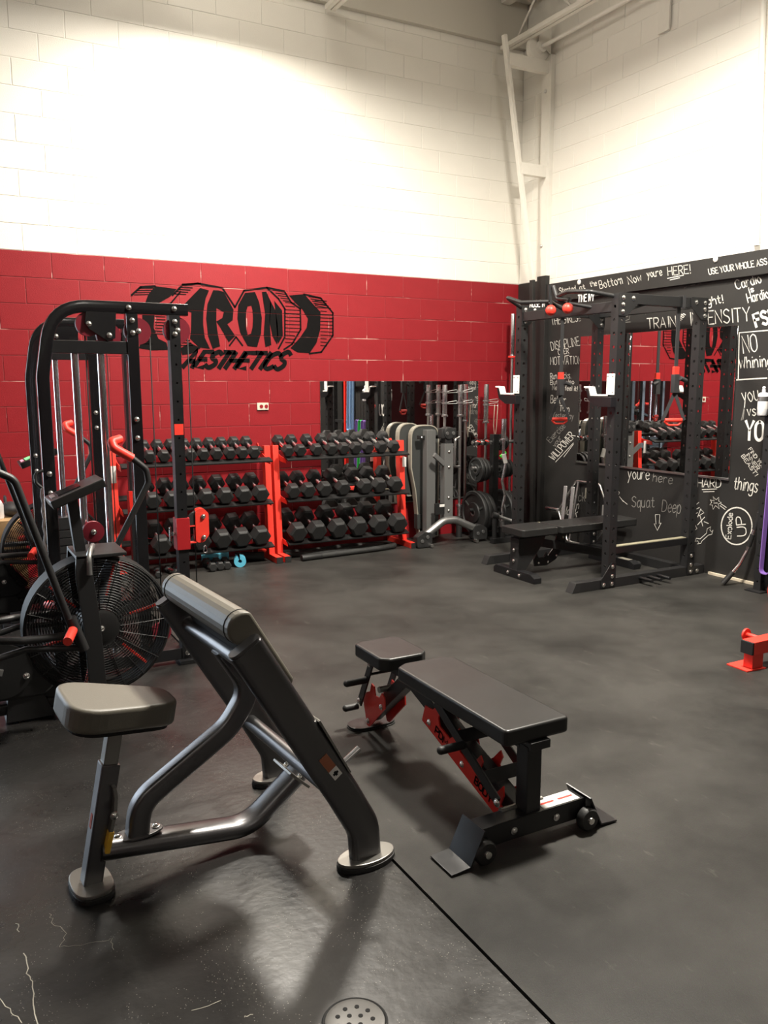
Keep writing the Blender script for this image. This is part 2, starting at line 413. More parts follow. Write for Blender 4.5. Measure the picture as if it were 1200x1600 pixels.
# ------------------------------------------------------------------ stroke lettering (chalk / brush)
G = {
'A': 'M0,0 2,6 4,0 M.8,2 3.2,2', 'B': 'M0,0 0,6 C2.6,6 3,4.6 2.2,3.2 0,3 C2.8,3 3.6,1.6 2.8,.2 0,0', 'C': 'C4,5.2 2.4,6.1 .4,5 0,3 .4,1 2.2,-.1 4,.8',
'D': 'M0,0 0,6 C2.2,5.8 3.8,4.4 3.9,3 3.6,1.2 2,.1 0,0', 'E': 'M3.6,6 0,6 0,0 3.6,0 M0,3.1 2.8,3.1', 'F': 'M3.6,6 0,6 0,0 M0,3.2 2.8,3.2',
'G': 'C3.8,5.2 2.2,6.1 .4,5 0,3 .5,.8 2.2,-.1 3.8,1 3.9,2.6 M2.2,2.7 4,2.7', 'H': 'M0,0 0,6 M4,0 4,6 M0,3 4,3', 'I': 'M1,0 1,6',
'K': 'M0,0 0,6 M3.6,6 0,2.6 M1.2,3.6 3.8,0', 'L': 'M0,6 0,0 3.4,0', 'M': 'M0,0 .4,6 2.3,2 4.2,6 4.6,0', 'N': 'M0,0 0,6 4,0 4,6',
'O': 'C2,6 .3,5 0,3 .4,.9 2,0 3.7,1 4,3 3.6,5.2 2,6', 'P': 'M0,0 0,6 C2.6,6 3.6,5 3.2,3.4 1.6,2.6 0,2.7', 'R': 'M0,0 0,6 C2.6,6 3.6,5 3.2,3.5 1.6,2.8 0,2.8 M1.4,2.8 3.8,0',
'S': 'C3.6,5.2 2,6.1 .3,5 .8,3.6 3,2.6 3.6,1.2 2,-.1 0,.8', 'T': 'M0,6 4,6 M2,6 2,0', 'U': 'C0,6 0,2 .8,.3 2,0 3.2,.3 4,2 4,6', 'V': 'M0,6 2,0 4,6',
'W': 'M0,6 1.2,0 2.4,4.4 3.6,0 4.8,6', 'Y': 'M0,6 2,3 4,6 M2,3 2,0', 'X': 'M0,0 4,6 M0,6 4,0',
'a': 'C2.8,3.4 1.4,4.1 .2,2.6 .4,.5 1.6,0 2.8,1.6 M2.9,4 2.8,1 3.3,0', 'b': 'M0,6 0,0 C1.4,-.1 3,.8 2.8,2.8 1.4,3.9 0,2.6', 'c': 'C2.8,3.4 1.4,4.1 .1,2.4 .6,.3 1.8,-.1 2.9,.8',
'd': 'C2.8,3.2 1.4,4 .1,2.2 .8,.1 2,.1 2.8,1.6 M2.9,6 2.9,0', 'e': 'M.2,2 2.8,2.2 C2.8,3.2 1.6,4.1 .3,3 .1,1.4 1.2,-.1 2.9,.7', 'f': 'C2.4,5.6 1.4,6 .9,4.8 .9,0 M0,3.6 2.2,3.6',
'g': 'C2.8,3.3 1.4,4 .1,2.4 .8,.6 2,.6 2.8,2 M2.9,4 C2.9,0 2.4,-1.8 1,-2.2 0,-1.4', 'h': 'M0,6 0,0 C0,2.2 1.2,4 2.4,3.4 2.6,1.6 2.6,0', 'i': 'M.6,4 .6,0 M.6,5.4 .7,5.7',
'k': 'M0,6 0,0 M2.4,4 0,1.8 M1,2.5 2.6,0', 'l': 'M.6,6 .6,0', 'm': 'M0,4 0,0 C0,2.4 1,4.2 1.9,3 1.9,0 C1.9,2.4 3,4.2 3.8,3 3.8,0', 'n': 'M0,4 0,0 C0,2.2 1.2,4.2 2.4,3.4 2.6,1.6 2.6,0',
'o': 'C1.5,4 .2,3 .1,1.8 1.4,0 2.8,1 2.9,2.4 1.5,4', 'p': 'M0,4 0,-2.2 C0,2.2 1.4,4.3 2.8,3 2.6,.6 1.2,-.2 0,.8', 'q': 'C2.8,3.3 1.4,4 .1,2.2 .8,.1 2,.2 2.8,1.6 M2.9,4 2.9,-2.4',
'r': 'M0,4 0,0 C0,2.2 1,3.9 2.2,3.6', 's': 'C2.4,3.5 1.2,4.1 .2,3.2 1.2,2 2.4,1.2 1.4,-.1 0,.5', 't': 'M1,5.6 1,.6 1.8,0 2.4,.4 M0,3.8 2.2,3.8', 'u': 'C0,4 0,1.2 1,0 2.2,.6 2.6,2 M2.7,4 2.7,0',
'v': 'M0,4 1.3,0 2.6,4', 'w': 'M0,4 .9,0 1.9,3 2.9,0 3.8,4', 'x': 'M0,4 2.6,0 M2.6,4 0,0', 'y': 'M0,4 1.4,.6 M2.8,4 .4,-2.2',
'!': 'M.6,6 .6,1.8 M.6,.3 .6,-.1', '.': 'M.3,.3 .4,0', "'": 'M.4,6 .3,4.8', ',': 'M.4,.4 .1,-.8'}
def glyph(ch):
    out = []; cur = None; smooth = False
    for tok in G.get(ch, '').split():
        if tok[0] in 'MC':
            if tok[0] == 'C' and cur and len(cur[1]) and cur[0] is False: start = [cur[1][-1]]
            else: start = []
            cur = (tok[0] == 'C', list(start) if tok[0] == 'C' else []); out.append(cur); tok = tok[1:]
        x, y = tok.split(','); cur[1].append((float(x), float(y)))
    res = []
    for smooth, pts in out:
        if smooth and len(pts) > 2:
            q = []
            for i in range(len(pts) - 1):
                p0 = pts[max(i - 1, 0)]; p1 = pts[i]; p2 = pts[i + 1]; p3 = pts[min(i + 2, len(pts) - 1)]
                for k in range(4):
                    t = k / 4
                    q.append(tuple(.5 * ((2 * p1[a]) + (-p0[a] + p2[a]) * t + (2 * p0[a] - 5 * p1[a] + 4 * p2[a] - p3[a]) * t * t + (-p0[a] + 3 * p1[a] - 3 * p2[a] + p3[a]) * t ** 3) for a in (0, 1)))
            q.append(pts[-1]); res.append(q)
        else: res.append(pts)
    return res
def layout(text, gap=1.1, jit=.12):
    """list of polylines in glyph units and total width"""
    x = 0; out = []
    for ch in text:
        if ch == ' ': x += 2.4; continue
        g = glyph(ch)
        if not g: continue
        mx = max(p[0] for s in g for p in s)
        jx, jy = random.uniform(-jit, jit), random.uniform(-jit, jit)
        for s in g: out.append([(x + p[0] + jx, p[1] + jy) for p in s])
        x += mx + gap
    return out, max(x - gap, .1)
def ribbon(mb, pts, wdt, nrm):
    pts = [V(p) for p in pts]; N = len(pts); vs = []
    if N < 2: return
    for i, p in enumerate(pts):
        d = pts[min(i + 1, N - 1)] - pts[max(i - 1, 0)]
        if d.length < 1e-7: d = V((0, 0, 1))
        d.normalize(); q = nrm.cross(d).normalized() * (wdt / 2)
        if i == 0: p = p - d * wdt * .3
        if i == N - 1: p = p + d * wdt * .3
        vs += [p - q, p + q]
    mb.add(vs, [(2 * i, 2 * i + 1, 2 * i + 3, 2 * i + 2) for i in range(N - 1)])

# ------------------------------------------------------------------ structure: floor, walls, blocks, deck
BH, BW = .2032, .4064
ZB = 2.6184                     # top of the red paint, a course line
XW, YW = -10.5, -18.0           # far limits of the room
SEAM = -4.371
ZC = -.004                      # painted concrete level
fl = struct('floor', MB().box((SEAM + .004, YW, -.06), (0, 0, 0)), 'rubber_floor')
fc = struct('floor_concrete', MB().box((XW, YW, -.06), (SEAM - .004, 0, ZC)), 'painted_concrete')
struct('floor_joint', MB().box((SEAM - .004, YW, -.06), (SEAM + .004, 0, -.03)), 'gap_shade')  # bottom of the seam, coloured black for the shade in the gap
wb = struct('wall_back', MB().box((XW, .003, -.06), (.2, .2, ZB)).box((XW, .003, ZB), (.2, .2, 5.35)), 'red_joint')
wb.data.materials.append(MAT['white_joint'])
for p in wb.data.polygons:
    if p.center.z > ZB: p.material_index = 1
wr = struct('wall_right', MB().box((.0025, YW, 2.50), (.2, .003, 5.35)).box((0, YW, -.06), (.2, 0, 2.50)), 'white_joint')
wr.data.materials.append(MAT['black_wall'])
for p in wr.data.polygons:
    if p.center.z < 2.49: p.material_index = 1
mat('dark_red_wall', (.10, .012, .014), .5)
struct('wall_left', MB().box((XW - .2, YW, ZB), (XW, .2, 5.35)), 'white_paint')
struct('wall_left_lower', MB().box((XW - .2, YW, -.06), (XW, .2, ZB)), 'dark_red_wall')
struct('wall_front', MB().box((XW, YW - .2, ZB), (.2, YW, 5.35)), 'white_paint')
struct('wall_front_lower', MB().box((XW, YW - .2, -.06), (.2, YW, ZB)), 'dark_red_wall')
struct('ceiling', MB().box((XW, YW, 5.35), (.2, .2, 5.45)), 'deck')
# glazed door in the red wall, left of the frame: the cool daylight on the steel
WX0, WX1, WZ0, WZ1 = -8.9, -5.85, .1, 2.75
wf = MB()
for k in range(4): x = WX0 + (WX1 - WX0 - .06) * k / 3; wf.box((x, -.07, WZ0), (x + .06, -.005, WZ1))
for z in (WZ0, (WZ0 + WZ1) / 2, WZ1 - .06): wf.box((WX0, -.065, z), (WX1, -.005, z + .06))
win = struct('window_1', wf, 'trim_white')
mat('daylight_pane', (.8, .9, 1), .3, emit=(.74, .87, 1.0, 5.5))
for k in range(3):
    w3 = (WX1 - WX0 - .06) / 3
    for z in (WZ0 + .06, (WZ0 + WZ1) / 2 + .06):
        part('pane', MB().box((WX0 + .06 + k * w3, -.04, z), (WX0 + (k + 1) * w3, -.03, z + (WZ1 - WZ0) / 2 - .09)), 'daylight_pane', win)

def block_mesh(w, h, d=.03, mname='red_paint', name='block'):
    ch = .003
    x, z = w / 2 - .0024, h / 2 - .0024
    vs = [(-x, 0, -z), (x, 0, -z), (x, 0, z), (-x, 0, z)]
    fr = [(-x + ch, -.005, -z + ch), (x - ch, -.005, -z + ch), (x - ch, -.005, z - ch), (-x + ch, -.005, z - ch)]
    me = MB().add([(a, b + .005, c) for a, b, c in vs] + [(a, b + .005, c) for a, b, c in fr], [(4, 5, 6, 7), (0, 1, 5, 4), (1, 2, 6, 5), (2, 3, 7, 6), (3, 0, 4, 7)]).mesh(name)
    for v in me.vertices: pass
    me.materials.append(MAT[mname]); return me
# wall_back: painted concrete blocks; face at y = 0
blk = []
for k in range(-13, 12):
    z0 = ZB + k * BH; z1 = z0 + BH
    if z0 > 4.94: continue
    off = .2032 if (k % 2) else .4064          # course just below the border has a joint half a block from the corner
    xs = [0.0]; x = -off
    while x > -5.8: xs.append(x); x -= BW
    for a, b in zip(xs[:-1], xs[1:]):
        xc = (a + b) / 2; zc = (z0 + z1) / 2
        if -2.30 < b and a < -.55 and z0 > .40 and z1 < 1.58: continue          # wholly behind the mirror
        blk.append((xc, zc, a - b, k))
def vis(bk):
    d = V((bk[0], 0, bk[1])) - CAM; f = d.dot(FW); u = 600 + FPX * d.dot(RT) / f; v = 800 - FPX * d.dot(UP) / f
    inside = -30 < u < 1230 and -20 < v < 1600
    hid = bk[1] < .55 and bk[0] < -1.5
    return (0 if inside and not hid else 1 if inside else 2, f)
blk.sort(key=vis)
_bmz = {}
rest = MB()
for i, (xc, zc, wd, k) in enumerate(blk):
    mname = 'white_paint' if k >= 0 else 'red_paint'
    if i < 300:
        key = (round(wd, 3), mname)
        if key not in _bmz: _bmz[key] = block_mesh(wd, BH, mname=mname)
        o = bpy.data.objects.new('block', _bmz[key]); COL.objects.link(o); o.parent = wb; o.location = (xc, -.0008 + random.uniform(-.0006, .0006), zc)
    else:
        x, z = wd / 2 - .0024, BH / 2 - .0024
        rest.box((xc - x, .0, zc - z), (xc + x, .004, zc + z))
ro = part('block_rest', rest, 'red_paint', wb, kind='stuff'); ro.data.materials.append(MAT['white_paint'])
for p in ro.data.polygons:
    if p.center.z > ZB: p.material_index = 1
# wall_right above the header board
for k in range(-1, 12):
    z0 = ZB + k * BH; z1 = z0 + BH
    if z0 > 4.94: continue
    off = .2032 if not (k % 2) else .4064
    ys = [0.0]; y = -off
    while y > -5.0: ys.append(y); y -= BW
    for a, b in zip(ys[:-1], ys[1:]):
        key = (round(a - b, 3), 'white_paint')
        if key not in _bmz: _bmz[key] = block_mesh(a - b, BH, mname='white_paint')
        o = bpy.data.objects.new('block', _bmz[key]); COL.objects.link(o); o.parent = wr
        o.location = (-.0008 + random.uniform(-.0006, .0006), (a + b) / 2, (z0 + z1) / 2); o.rotation_euler = (0, 0, -PI / 2)

# steel at the roof line
mat('bond', (.60, .57, .50), .6)
struct('trim_1', MB().box((XW, -.06, 4.93), (-.01, 0.0, 5.35)), 'bond', .004)
for i, xj in enumerate((-.30, -2.22, -4.14, -6.06)):
    t = struct('trim_%d' % (i + 10), MB().box((xj - .05, -17.9, 4.86), (xj - .006, -.07, 4.90)).box((xj + .006, -17.9, 4.86), (xj + .05, -.07, 4.90)).box((xj - .05, -17.9, 5.29), (xj + .05, -.07, 5.34)), 'trim_white', .003)
    mb = MB(); y = -.25
    while y > -6:
        mb.cyl((xj, y, 4.88), (xj, y - .42, 5.31), .011, 6); mb.cyl((xj, y - .42, 5.31), (xj, y - .84, 4.88), .011, 6); y -= .84
    part('web_rod', mb, 'trim_white', t)

# header board on the chalk wall
struct('trim_2', MB().box((-.04, -6.5, 2.385), (0, -.50, 2.566)), 'black_wall', .003)
struct('trim_3', MB().box((-.022, -3.18, -.0), (0, -2.66, .022)), 'wood_strip', .002)
# old door jamb in the corner: black to the paint line, white above
struct('trim_4', MB().box((-.05, -.50, 2.655), (0, -.36, 4.74)), 'trim_white', .003)
jb = struct('trim_5', MB().box((-.05, -.50, 0), (0, -.36, 2.655)).box((-.012, -.36, 0), (0, -.004, ZB)), 'black_wall', .003)

# ------------------------------------------------------------------ ceiling lamps (above the frame)
for i, (x, y, z, e) in enumerate(LAMPS):
    t = thing('high_bay_lamp', ['ribbed high bay lamp hanging near the white upper wall of the red side', 'ribbed high bay lamp hanging between the power rack and the flat red bench', 'added weak fill lamp hanging unseen over the concrete strip', 'added weak fill lamp hanging unseen over the open rubber floor'][i], 'lamp', (x, y, z + .02), 0, 'high bay lamps')
    part('shade', MB().lathe((x, y, z), (0, 0, 1), [(.30, .0), (.30, .02), (.22, .16), (.10, .26), (.10, .24), (.21, .15), (.285, .02)], 28, closed=True), 'lamp_shell', t)
    part('housing', MB().cyl((x, y, z + .25), (x, y, z + .5), .09, 20).cyl((x + .085, y, z + .4), (x + .085, y, 5.35), .008, 6), 'lamp_shell', t, .004)
    ld = bpy.data.lights.new('high_bay_light', 'AREA'); ld.shape = 'DISK'; ld.size = .5; ld.energy = e; ld.color = (1.0, .935, .83)
    lo = bpy.data.objects.new('high_bay_light', ld); COL.objects.link(lo); lo.location = (x, y, z + .03)
    ud = bpy.data.lights.new('added_uplight', 'POINT'); ud.energy = e * .10; ud.shadow_soft_size = .1; ud.color = ld.color       # added point light above the housing, brightens deck and upper walls
    uo = bpy.data.objects.new('added_uplight', ud); COL.objects.link(uo); uo.location = (x, y, z + .62)

# ------------------------------------------------------------------ mirrors
def mirror(name, lo, hi, label):
    t = thing(name, label, 'mirror', ((lo[0] + hi[0]) / 2, (lo[1] + hi[1]) / 2, lo[2]))
    part('glass', MB().box(lo, hi), 'mirror', t, .001, 1)
    return t
t = mirror('wall_mirror', (-2.342, -.012, .385), (-.515, -.006, 1.603), 'wide frameless mirror on the red block wall behind the dumbbells')
part('channel', MB().box((-2.342, -.018, .372), (-.515, -.003, .385)), 'steel', t)
t = mirror('wall_mirror', (-.010, -1.66, .817), (-.004, -1.0, 2.025), 'frameless mirror panel on the chalk wall toward the corner with the leaning bars')
part('channel', MB().box((-.018, -1.66, .80), (-.002, -1.0, .817)), 'steel', t)
t = mirror('wall_mirror', (-.010, -2.80, .817), (-.004, -1.664, 2.025), 'frameless mirror panel on the chalk wall beside the NO Whining box')
part('channel', MB().box((-.018, -2.80, .80), (-.002, -1.664, .817)), 'steel', t)

# ------------------------------------------------------------------ wall mural
def lgp(X, Y): return py(200 + X / 3.529, 430 + Y / 3.529, -.0035)
def poly(mb, pts): mb.add([lgp(*p) for p in pts], [list(range(len(pts)))])
mur = MB()
I_ = [(308, 162), (398, 70), (447, 84), (428, 130), (416, 200), (414, 270), (424, 345), (452, 405), (392, 398), (342, 348), (348, 300), (350, 205), (308, 192)]
poly(mur, I_)
# R in pieces (stem, bowl, leg) so that the counter stays red
poly(mur, [(470, 82), (500, 84), (488, 180), (487, 255), (492, 300), (508, 392), (468, 406), (442, 335), (431, 240), (438, 160)])
poly(mur, [(500, 84), (528, 92), (582, 190), (528, 204), (488, 180)])
poly(mur, [(582, 190), (577, 248), (548, 270), (520, 236), (528, 204)])
poly(mur, [(548, 270), (592, 335), (556, 370), (510, 290), (487, 255), (520, 236)])
# O ring
O1 = [(645, 98), (700, 92), (724, 150), (738, 235), (734, 320), (712, 396), (660, 390), (618, 315), (603, 240), (608, 165)]
O2 = [(660, 172), (680, 168), (686, 190), (689, 238), (686, 290), (678, 322), (660, 330), (652, 290), (650, 240), (653, 195)]
for i in range(10):
    j = (i + 1) % 10; poly(mur, [O1[i], O1[j], O2[j], O2[i]])
# N
poly(mur, [(738, 92), (762, 90), (790, 150), (782, 260), (790, 385), (758, 396), (748, 330), (756, 215)])
poly(mur, [(784, 138), (812, 192), (825, 265), (828, 330), (822, 384), (796, 335), (780, 255)])
poly(mur, [(812, 192), (806, 140), (850, 195), (854, 335), (826, 380), (820, 300)])
# right weight
poly(mur, [(888, 112), (972, 104), (1032, 172), (1062, 202), (1060, 300), (1040, 372), (1002, 430), (936, 426), (896, 402), (948, 345), (985, 290), (992, 240), (962, 190), (920, 150)])
# left weight
poly(mur, [(112, 106), (150, 60), (268, 76), (232, 118), (176, 150), (148, 200), (142, 290), (168, 350), (212, 372), (222, 412), (130, 414), (60, 402), (84, 330), (78, 200)])
poly(mur, [(290, 402), (342, 372), (400, 402), (360, 430), (300, 440)])
nrm = V((0, -1, 0))
def ln(a, b, wdt=.014): ribbon(mur, [lgp(*a), lgp(*b)], wdt, nrm)
def pl(pts, wdt=.016):
    for a, b in zip(pts[:-1], pts[1:]): ln(a, b, wdt)
pl([(20, 110), (70, 65), (150, 60)]); pl([(245, 110), (300, 55), (385, 45), (520, 70), (590, 176), (640, 85), (765, 68), (830, 130), (865, 185), (865, 340), (830, 405)])
pl([(765, 68), (862, 88), (900, 150), (950, 185), (952, 300), (905, 380), (860, 410)]); pl([(300, 50), (400, 45)], .012)
pl([(970, 105), (1062, 126), (1130, 208), (1130, 332), (1066, 424), (1000, 432)])
pl([(560, 388), (596, 340), (632, 388)], .014)
pl([(290, 90), (240, 150), (200, 180)], .012)
for k in range(12):
    y = 150 + k * 20
    ln((868, y), (948 if 180 < y < 330 else 920, y + 4), .007)
for k in range(5): ln((800 + k * 14, 84 + k * 14), (862 + k * 8, 92 + k * 13), .008)
for k in range(14):
    y = 140 + k * 19
    ln((1062 if y > 180 else 1030, y), (1130 if 200 < y < 335 else 1095, y + 3), .007)
for k in range(5): ln((1000 + k * 8, 118 + k * 12), (1070 + k * 12, 128 + k * 14), .007)
for k in range(9): ln((150, 195 + k * 16), (205, 198 + k * 16), .007)
for k in range(4): ln((60 + -8 * k, 72 + k * 12), (140 - k * 10, 70 + k * 12), .007); ln((292 - 12 * k, 66 + k * 12), (355 - 12 * k, 70 + k * 12), .008)
for k in range(5): ln((50, 330 + k * 12), (95 + k * 10, 332 + k * 12), .007); ln((290, 330 + k * 14), (325 + 8 * k, 332 + k * 14), .008)
st, wd = layout('AESTHETICS', .75, .05)
for s in st:
    pts = []
    for x, y in s:
        f = x / wd; X = 303 + f * 545 + y * 9.5; Y = 505 + 12 * f - y * (15.5 - (1.5 if .1 < f < .9 else 0)); pts.append(lgp(X, Y))
    ribbon(mur, pts, .041, nrm)
mm = mur.mesh('painted_logo')
bm = bmesh.new(); bm.from_mesh(mm)
for k in range(-6, 1):      # the paint stops at the block joints
    for dz in (-.0026, .0026):
        bmesh.ops.bisect_plane(bm, geom=bm.verts[:] + bm.edges[:] + bm.faces[:], plane_co=(0, 0, ZB + k * BH + dz), plane_no=(0, 0, 1))
dl = []
for f in bm.faces:
    c = f.calc_center_median(); q = (c.z - ZB) / BH
    if abs(q - round(q)) * BH < .0025: dl.append(f)
bmesh.ops.delete(bm, geom=dl, context='FACES'); bm.to_mesh(mm); bm.free()
part('painted_logo', mm, 'mural_black', wb, world=False)

# ------------------------------------------------------------------ chalk writing
def chalk(text, a, b, h, plane=-.003, wdt=.012, material='chalk', parent=None, slant=0.0, gap=1.1, fn=px):
    """text between baseline pixels a and b, letters h pixels tall"""
    A, B = fn(*a, plane), fn(*b, plane)
    up = fn(a[0] + (b[1] - a[1]) * h / max(1, math.hypot(b[0] - a[0], b[1] - a[1])), a[1] - (b[0] - a[0]) * h / max(1, math.hypot(b[0] - a[0], b[1] - a[1])), plane) - A
    st, wd = layout(text, gap); mb = MB(); n = V((-1, 0, 0))
    ex = (B - A) / wd; ey = up / 6
    for s in st: ribbon(mb, [A + ex * (x + slant * y) + ey * y for x, y in s], wdt * .62, n)
    return part('chalk_lettering', mb, material, parent or wr)
def draw(lines, plane=-.003, wdt=.012, material='chalk', parent=None, name='chalk_drawing', fn=px):
    mb = MB()
    for l in lines: ribbon(mb, [fn(*q, plane) for q in l], wdt * .62, V((-1, 0, 0)))
    return part(name, mb, material, parent or wr)
hb = bpy.data.objects['trim_2']
for a in (('Started', (874.5, 459), (900, 455), 9), ('at', (906, 453), (914.5, 451), 7), ('the', (922.5, 448), (933, 446), 8), ('Bottom', (937.5, 451), (973, 443), 12), ('Now', (982.5, 444), (1003, 438.5), 12),
          ('youre', (1012, 434), (1035, 430), 11), ('HERE!', (1044, 430.5), (1079, 427), 13), ('USE YOUR WHOLE ASS', (1108, 429), (1199, 413), 9)):
    chalk(*a, plane=-.0425, parent=hb)
draw([[(1043, 435), (1068, 430)], [(1047, 437.5), (1062, 434)]], -.0425, parent=hb)
for a in (('Cardio', (1151, 452), (1190, 441.5), 14), ('is', (1170, 457.5), (1178, 455.5), 8), ('Hardio', (1169, 473), (1202, 465), 14),
          ('Weight!', (1083, 481), (1130, 473), 12), ('TRAIN', (1012, 513.5), (1056, 510.5), 16), ('INTENSITY', (1078, 508.5), (1172, 501.5), 20)):
    chalk(*a, wdt=.014)
chalk('with', (1062, 504), (1071, 492), 6, material='chalk')
chalk('FSI', (1182, 511), (1206, 504), 20, wdt=.034, material='chalk_bold')
chalk('NO', (1162, 551.5), (1184, 549), 27, wdt=.014)
chalk('Whining', (1155, 576), (1206, 572), 17, wdt=.013)
draw([[(1153.5, 593), (1155, 520), (1206, 515.5)], [(1151, 593.5), (1202, 590.5)]], wdt=.016)
chalk('you', (1161, 629), (1186, 625), 22, wdt=.012); draw([[(1163, 636), (1160, 650), (1158, 657), (1161, 655), (1163, 640)]], material='chalk_faint')
chalk('vs.', (1168, 649.5), (1184, 648.5), 15, wdt=.013)
chalk('YOU', (1164, 687), (1208, 689), 29, wdt=.038, material='chalk_bold')
chalk('FIND YOUR', (1169, 702), (1195, 738), 5.5, wdt=.009); chalk('INNER', (1165, 710), (1183, 735), 5.5, wdt=.009); chalk('BEAST!', (1158, 713), (1180, 744), 5.5, wdt=.009)
chalk('HARD', (1090, 760.5), (1126, 762), 13, wdt=.012); draw([[(1097, 765), (1120, 764)], [(1099, 768.5), (1116, 768)]], wdt=.010)
chalk('things', (1146, 764), (1183, 769), 19, wdt=.013)
chalk('youre', (981, 748), (1014, 749.5), 17, wdt=.012); chalk('here', (1020, 752), (1050, 756), 13, wdt=.011, material='chalk_faint')
chalk('Squat', (987, 792), (1022, 793), 16, wdt=.012, material='chalk_faint'); chalk('Deep', (1034, 799), (1063, 802), 18, wdt=.012, material='chalk_faint')
draw([[(1024, 805), (1025, 819), (1022, 818), (1027, 829), (1033, 817), (1030, 818), (1031, 804), (1024, 804)]], wdt=.010)
circ = [(1151 + 24 * math.cos(t), 822 + 29 * math.sin(t)) for t in [2 * PI * k / 40 for k in range(41)]]
draw([circ], wdt=.018)
chalk('Explode', (1142, 842), (1145, 802), 8, wdt=.011); chalk('UP', (1166, 837), (1164, 807), 14, wdt=.014)
draw([[(1110, 781), (1116, 783), (1114, 776), (1119, 781), (1123, 777), (1123, 783), (1127, 785), (1122, 788), (1124, 795), (1118, 790), (1114, 796), (1113, 789), (1109, 789), (1112, 785), (1110, 781)], [(1126, 787), (1135, 793)], [(1125, 790), (1133, 796)], [(1115, 786), (1121, 786)]], wdt=.009)
draw([[(1086, 790), (1092, 785)], [(1085, 797), (1093, 793)], [(1084, 804), (1090, 801)], [(1095, 795), (1090, 808)], [(1095, 796), (1100, 801), (1092, 806)], [(1094, 806), (1098, 822)], [(1101, 808), (1090, 820)], [(1086, 820), (1089, 826), (1085, 829), (1084, 823)], [(1100, 815), (1107, 818)]], wdt=.009)
draw([[(1094, 842), (1104, 833)], [(1097, 845), (1107, 836)], [(1104, 833), (1105, 826), (1111, 823), (1109, 828), (1112, 831), (1114, 828), (1112, 835), (1107, 836)], [(1094, 842), (1088, 841), (1086, 846), (1090, 845), (1092, 848), (1089, 850), (1095, 849), (1097, 845)]], wdt=.009)
chalk('Back', (889, 782), (914, 783), 13, material='chalk_faint'); chalk('on', (895, 793), (904, 794.5), 10, wdt=.011); chalk('Black', (876, 802), (901, 808), 12, wdt=.013)
for a in (('THE GIRLS!!', (862, 508), (907, 501.5), 12), ('DISCIPLINE', (862, 547.5), (906, 539.5), 13), ('OVER', (872.5, 554.5), (889, 552), 8), ('MOTIVATION', (860, 570), (908, 568.5), 12),
          ('Run Sucks.', (860, 592.5), (892, 591), 9), ('But it also', (860, 601), (897, 600), 7), ('Never feel it!', (863, 609), (902, 611), 7), ('Better', (860, 629.5), (884, 631), 12), ('Than', (874, 642), (889, 643.5), 9)):
    chalk(*a, wdt=.0085)
draw([[(873, 557), (880, 556)], [(882, 556.5), (889, 555)]], wdt=.009)
chalk('Yesterday', (863, 653), (896, 655), 9, wdt=.010, material='chalk_faint'); chalk('Exercise', (860, 692), (884, 667), 9, wdt=.010, material='chalk_faint'); chalk('your', (868, 699), (878, 684), 7, wdt=.010, material='chalk_faint')
chalk('WILLPOWER', (866, 720), (899, 681), 11, wdt=.013); draw([[(868, 722), (896, 692)], [(881, 714), (896, 694)]], wdt=.010)
draw([[(967, 487), (967, 496), (974, 502), (983, 499), (985, 487)], [(970, 488), (974, 497), (981, 494)], [(971, 504), (985, 503)], [(1005, 484), (1009, 488), (1009, 492), (1009, 488), (1012, 484)], [(976, 480), (981, 472), (985, 470)]], wdt=.009, material='chalk_faint')
chalk('S', (972, 517), (976, 517), 7, wdt=.010, material='chalk_faint')
draw([[(1069, 450), (1073, 448)], [(1079, 446), (1086, 445)], [(1090, 444), (1096, 443)]], wdt=.006, material='chalk_faint')
draw([[(962, 762), (968, 770), (964, 776)], [(968, 776), (974, 784)], [(973, 782), (980, 788)]], wdt=.008)

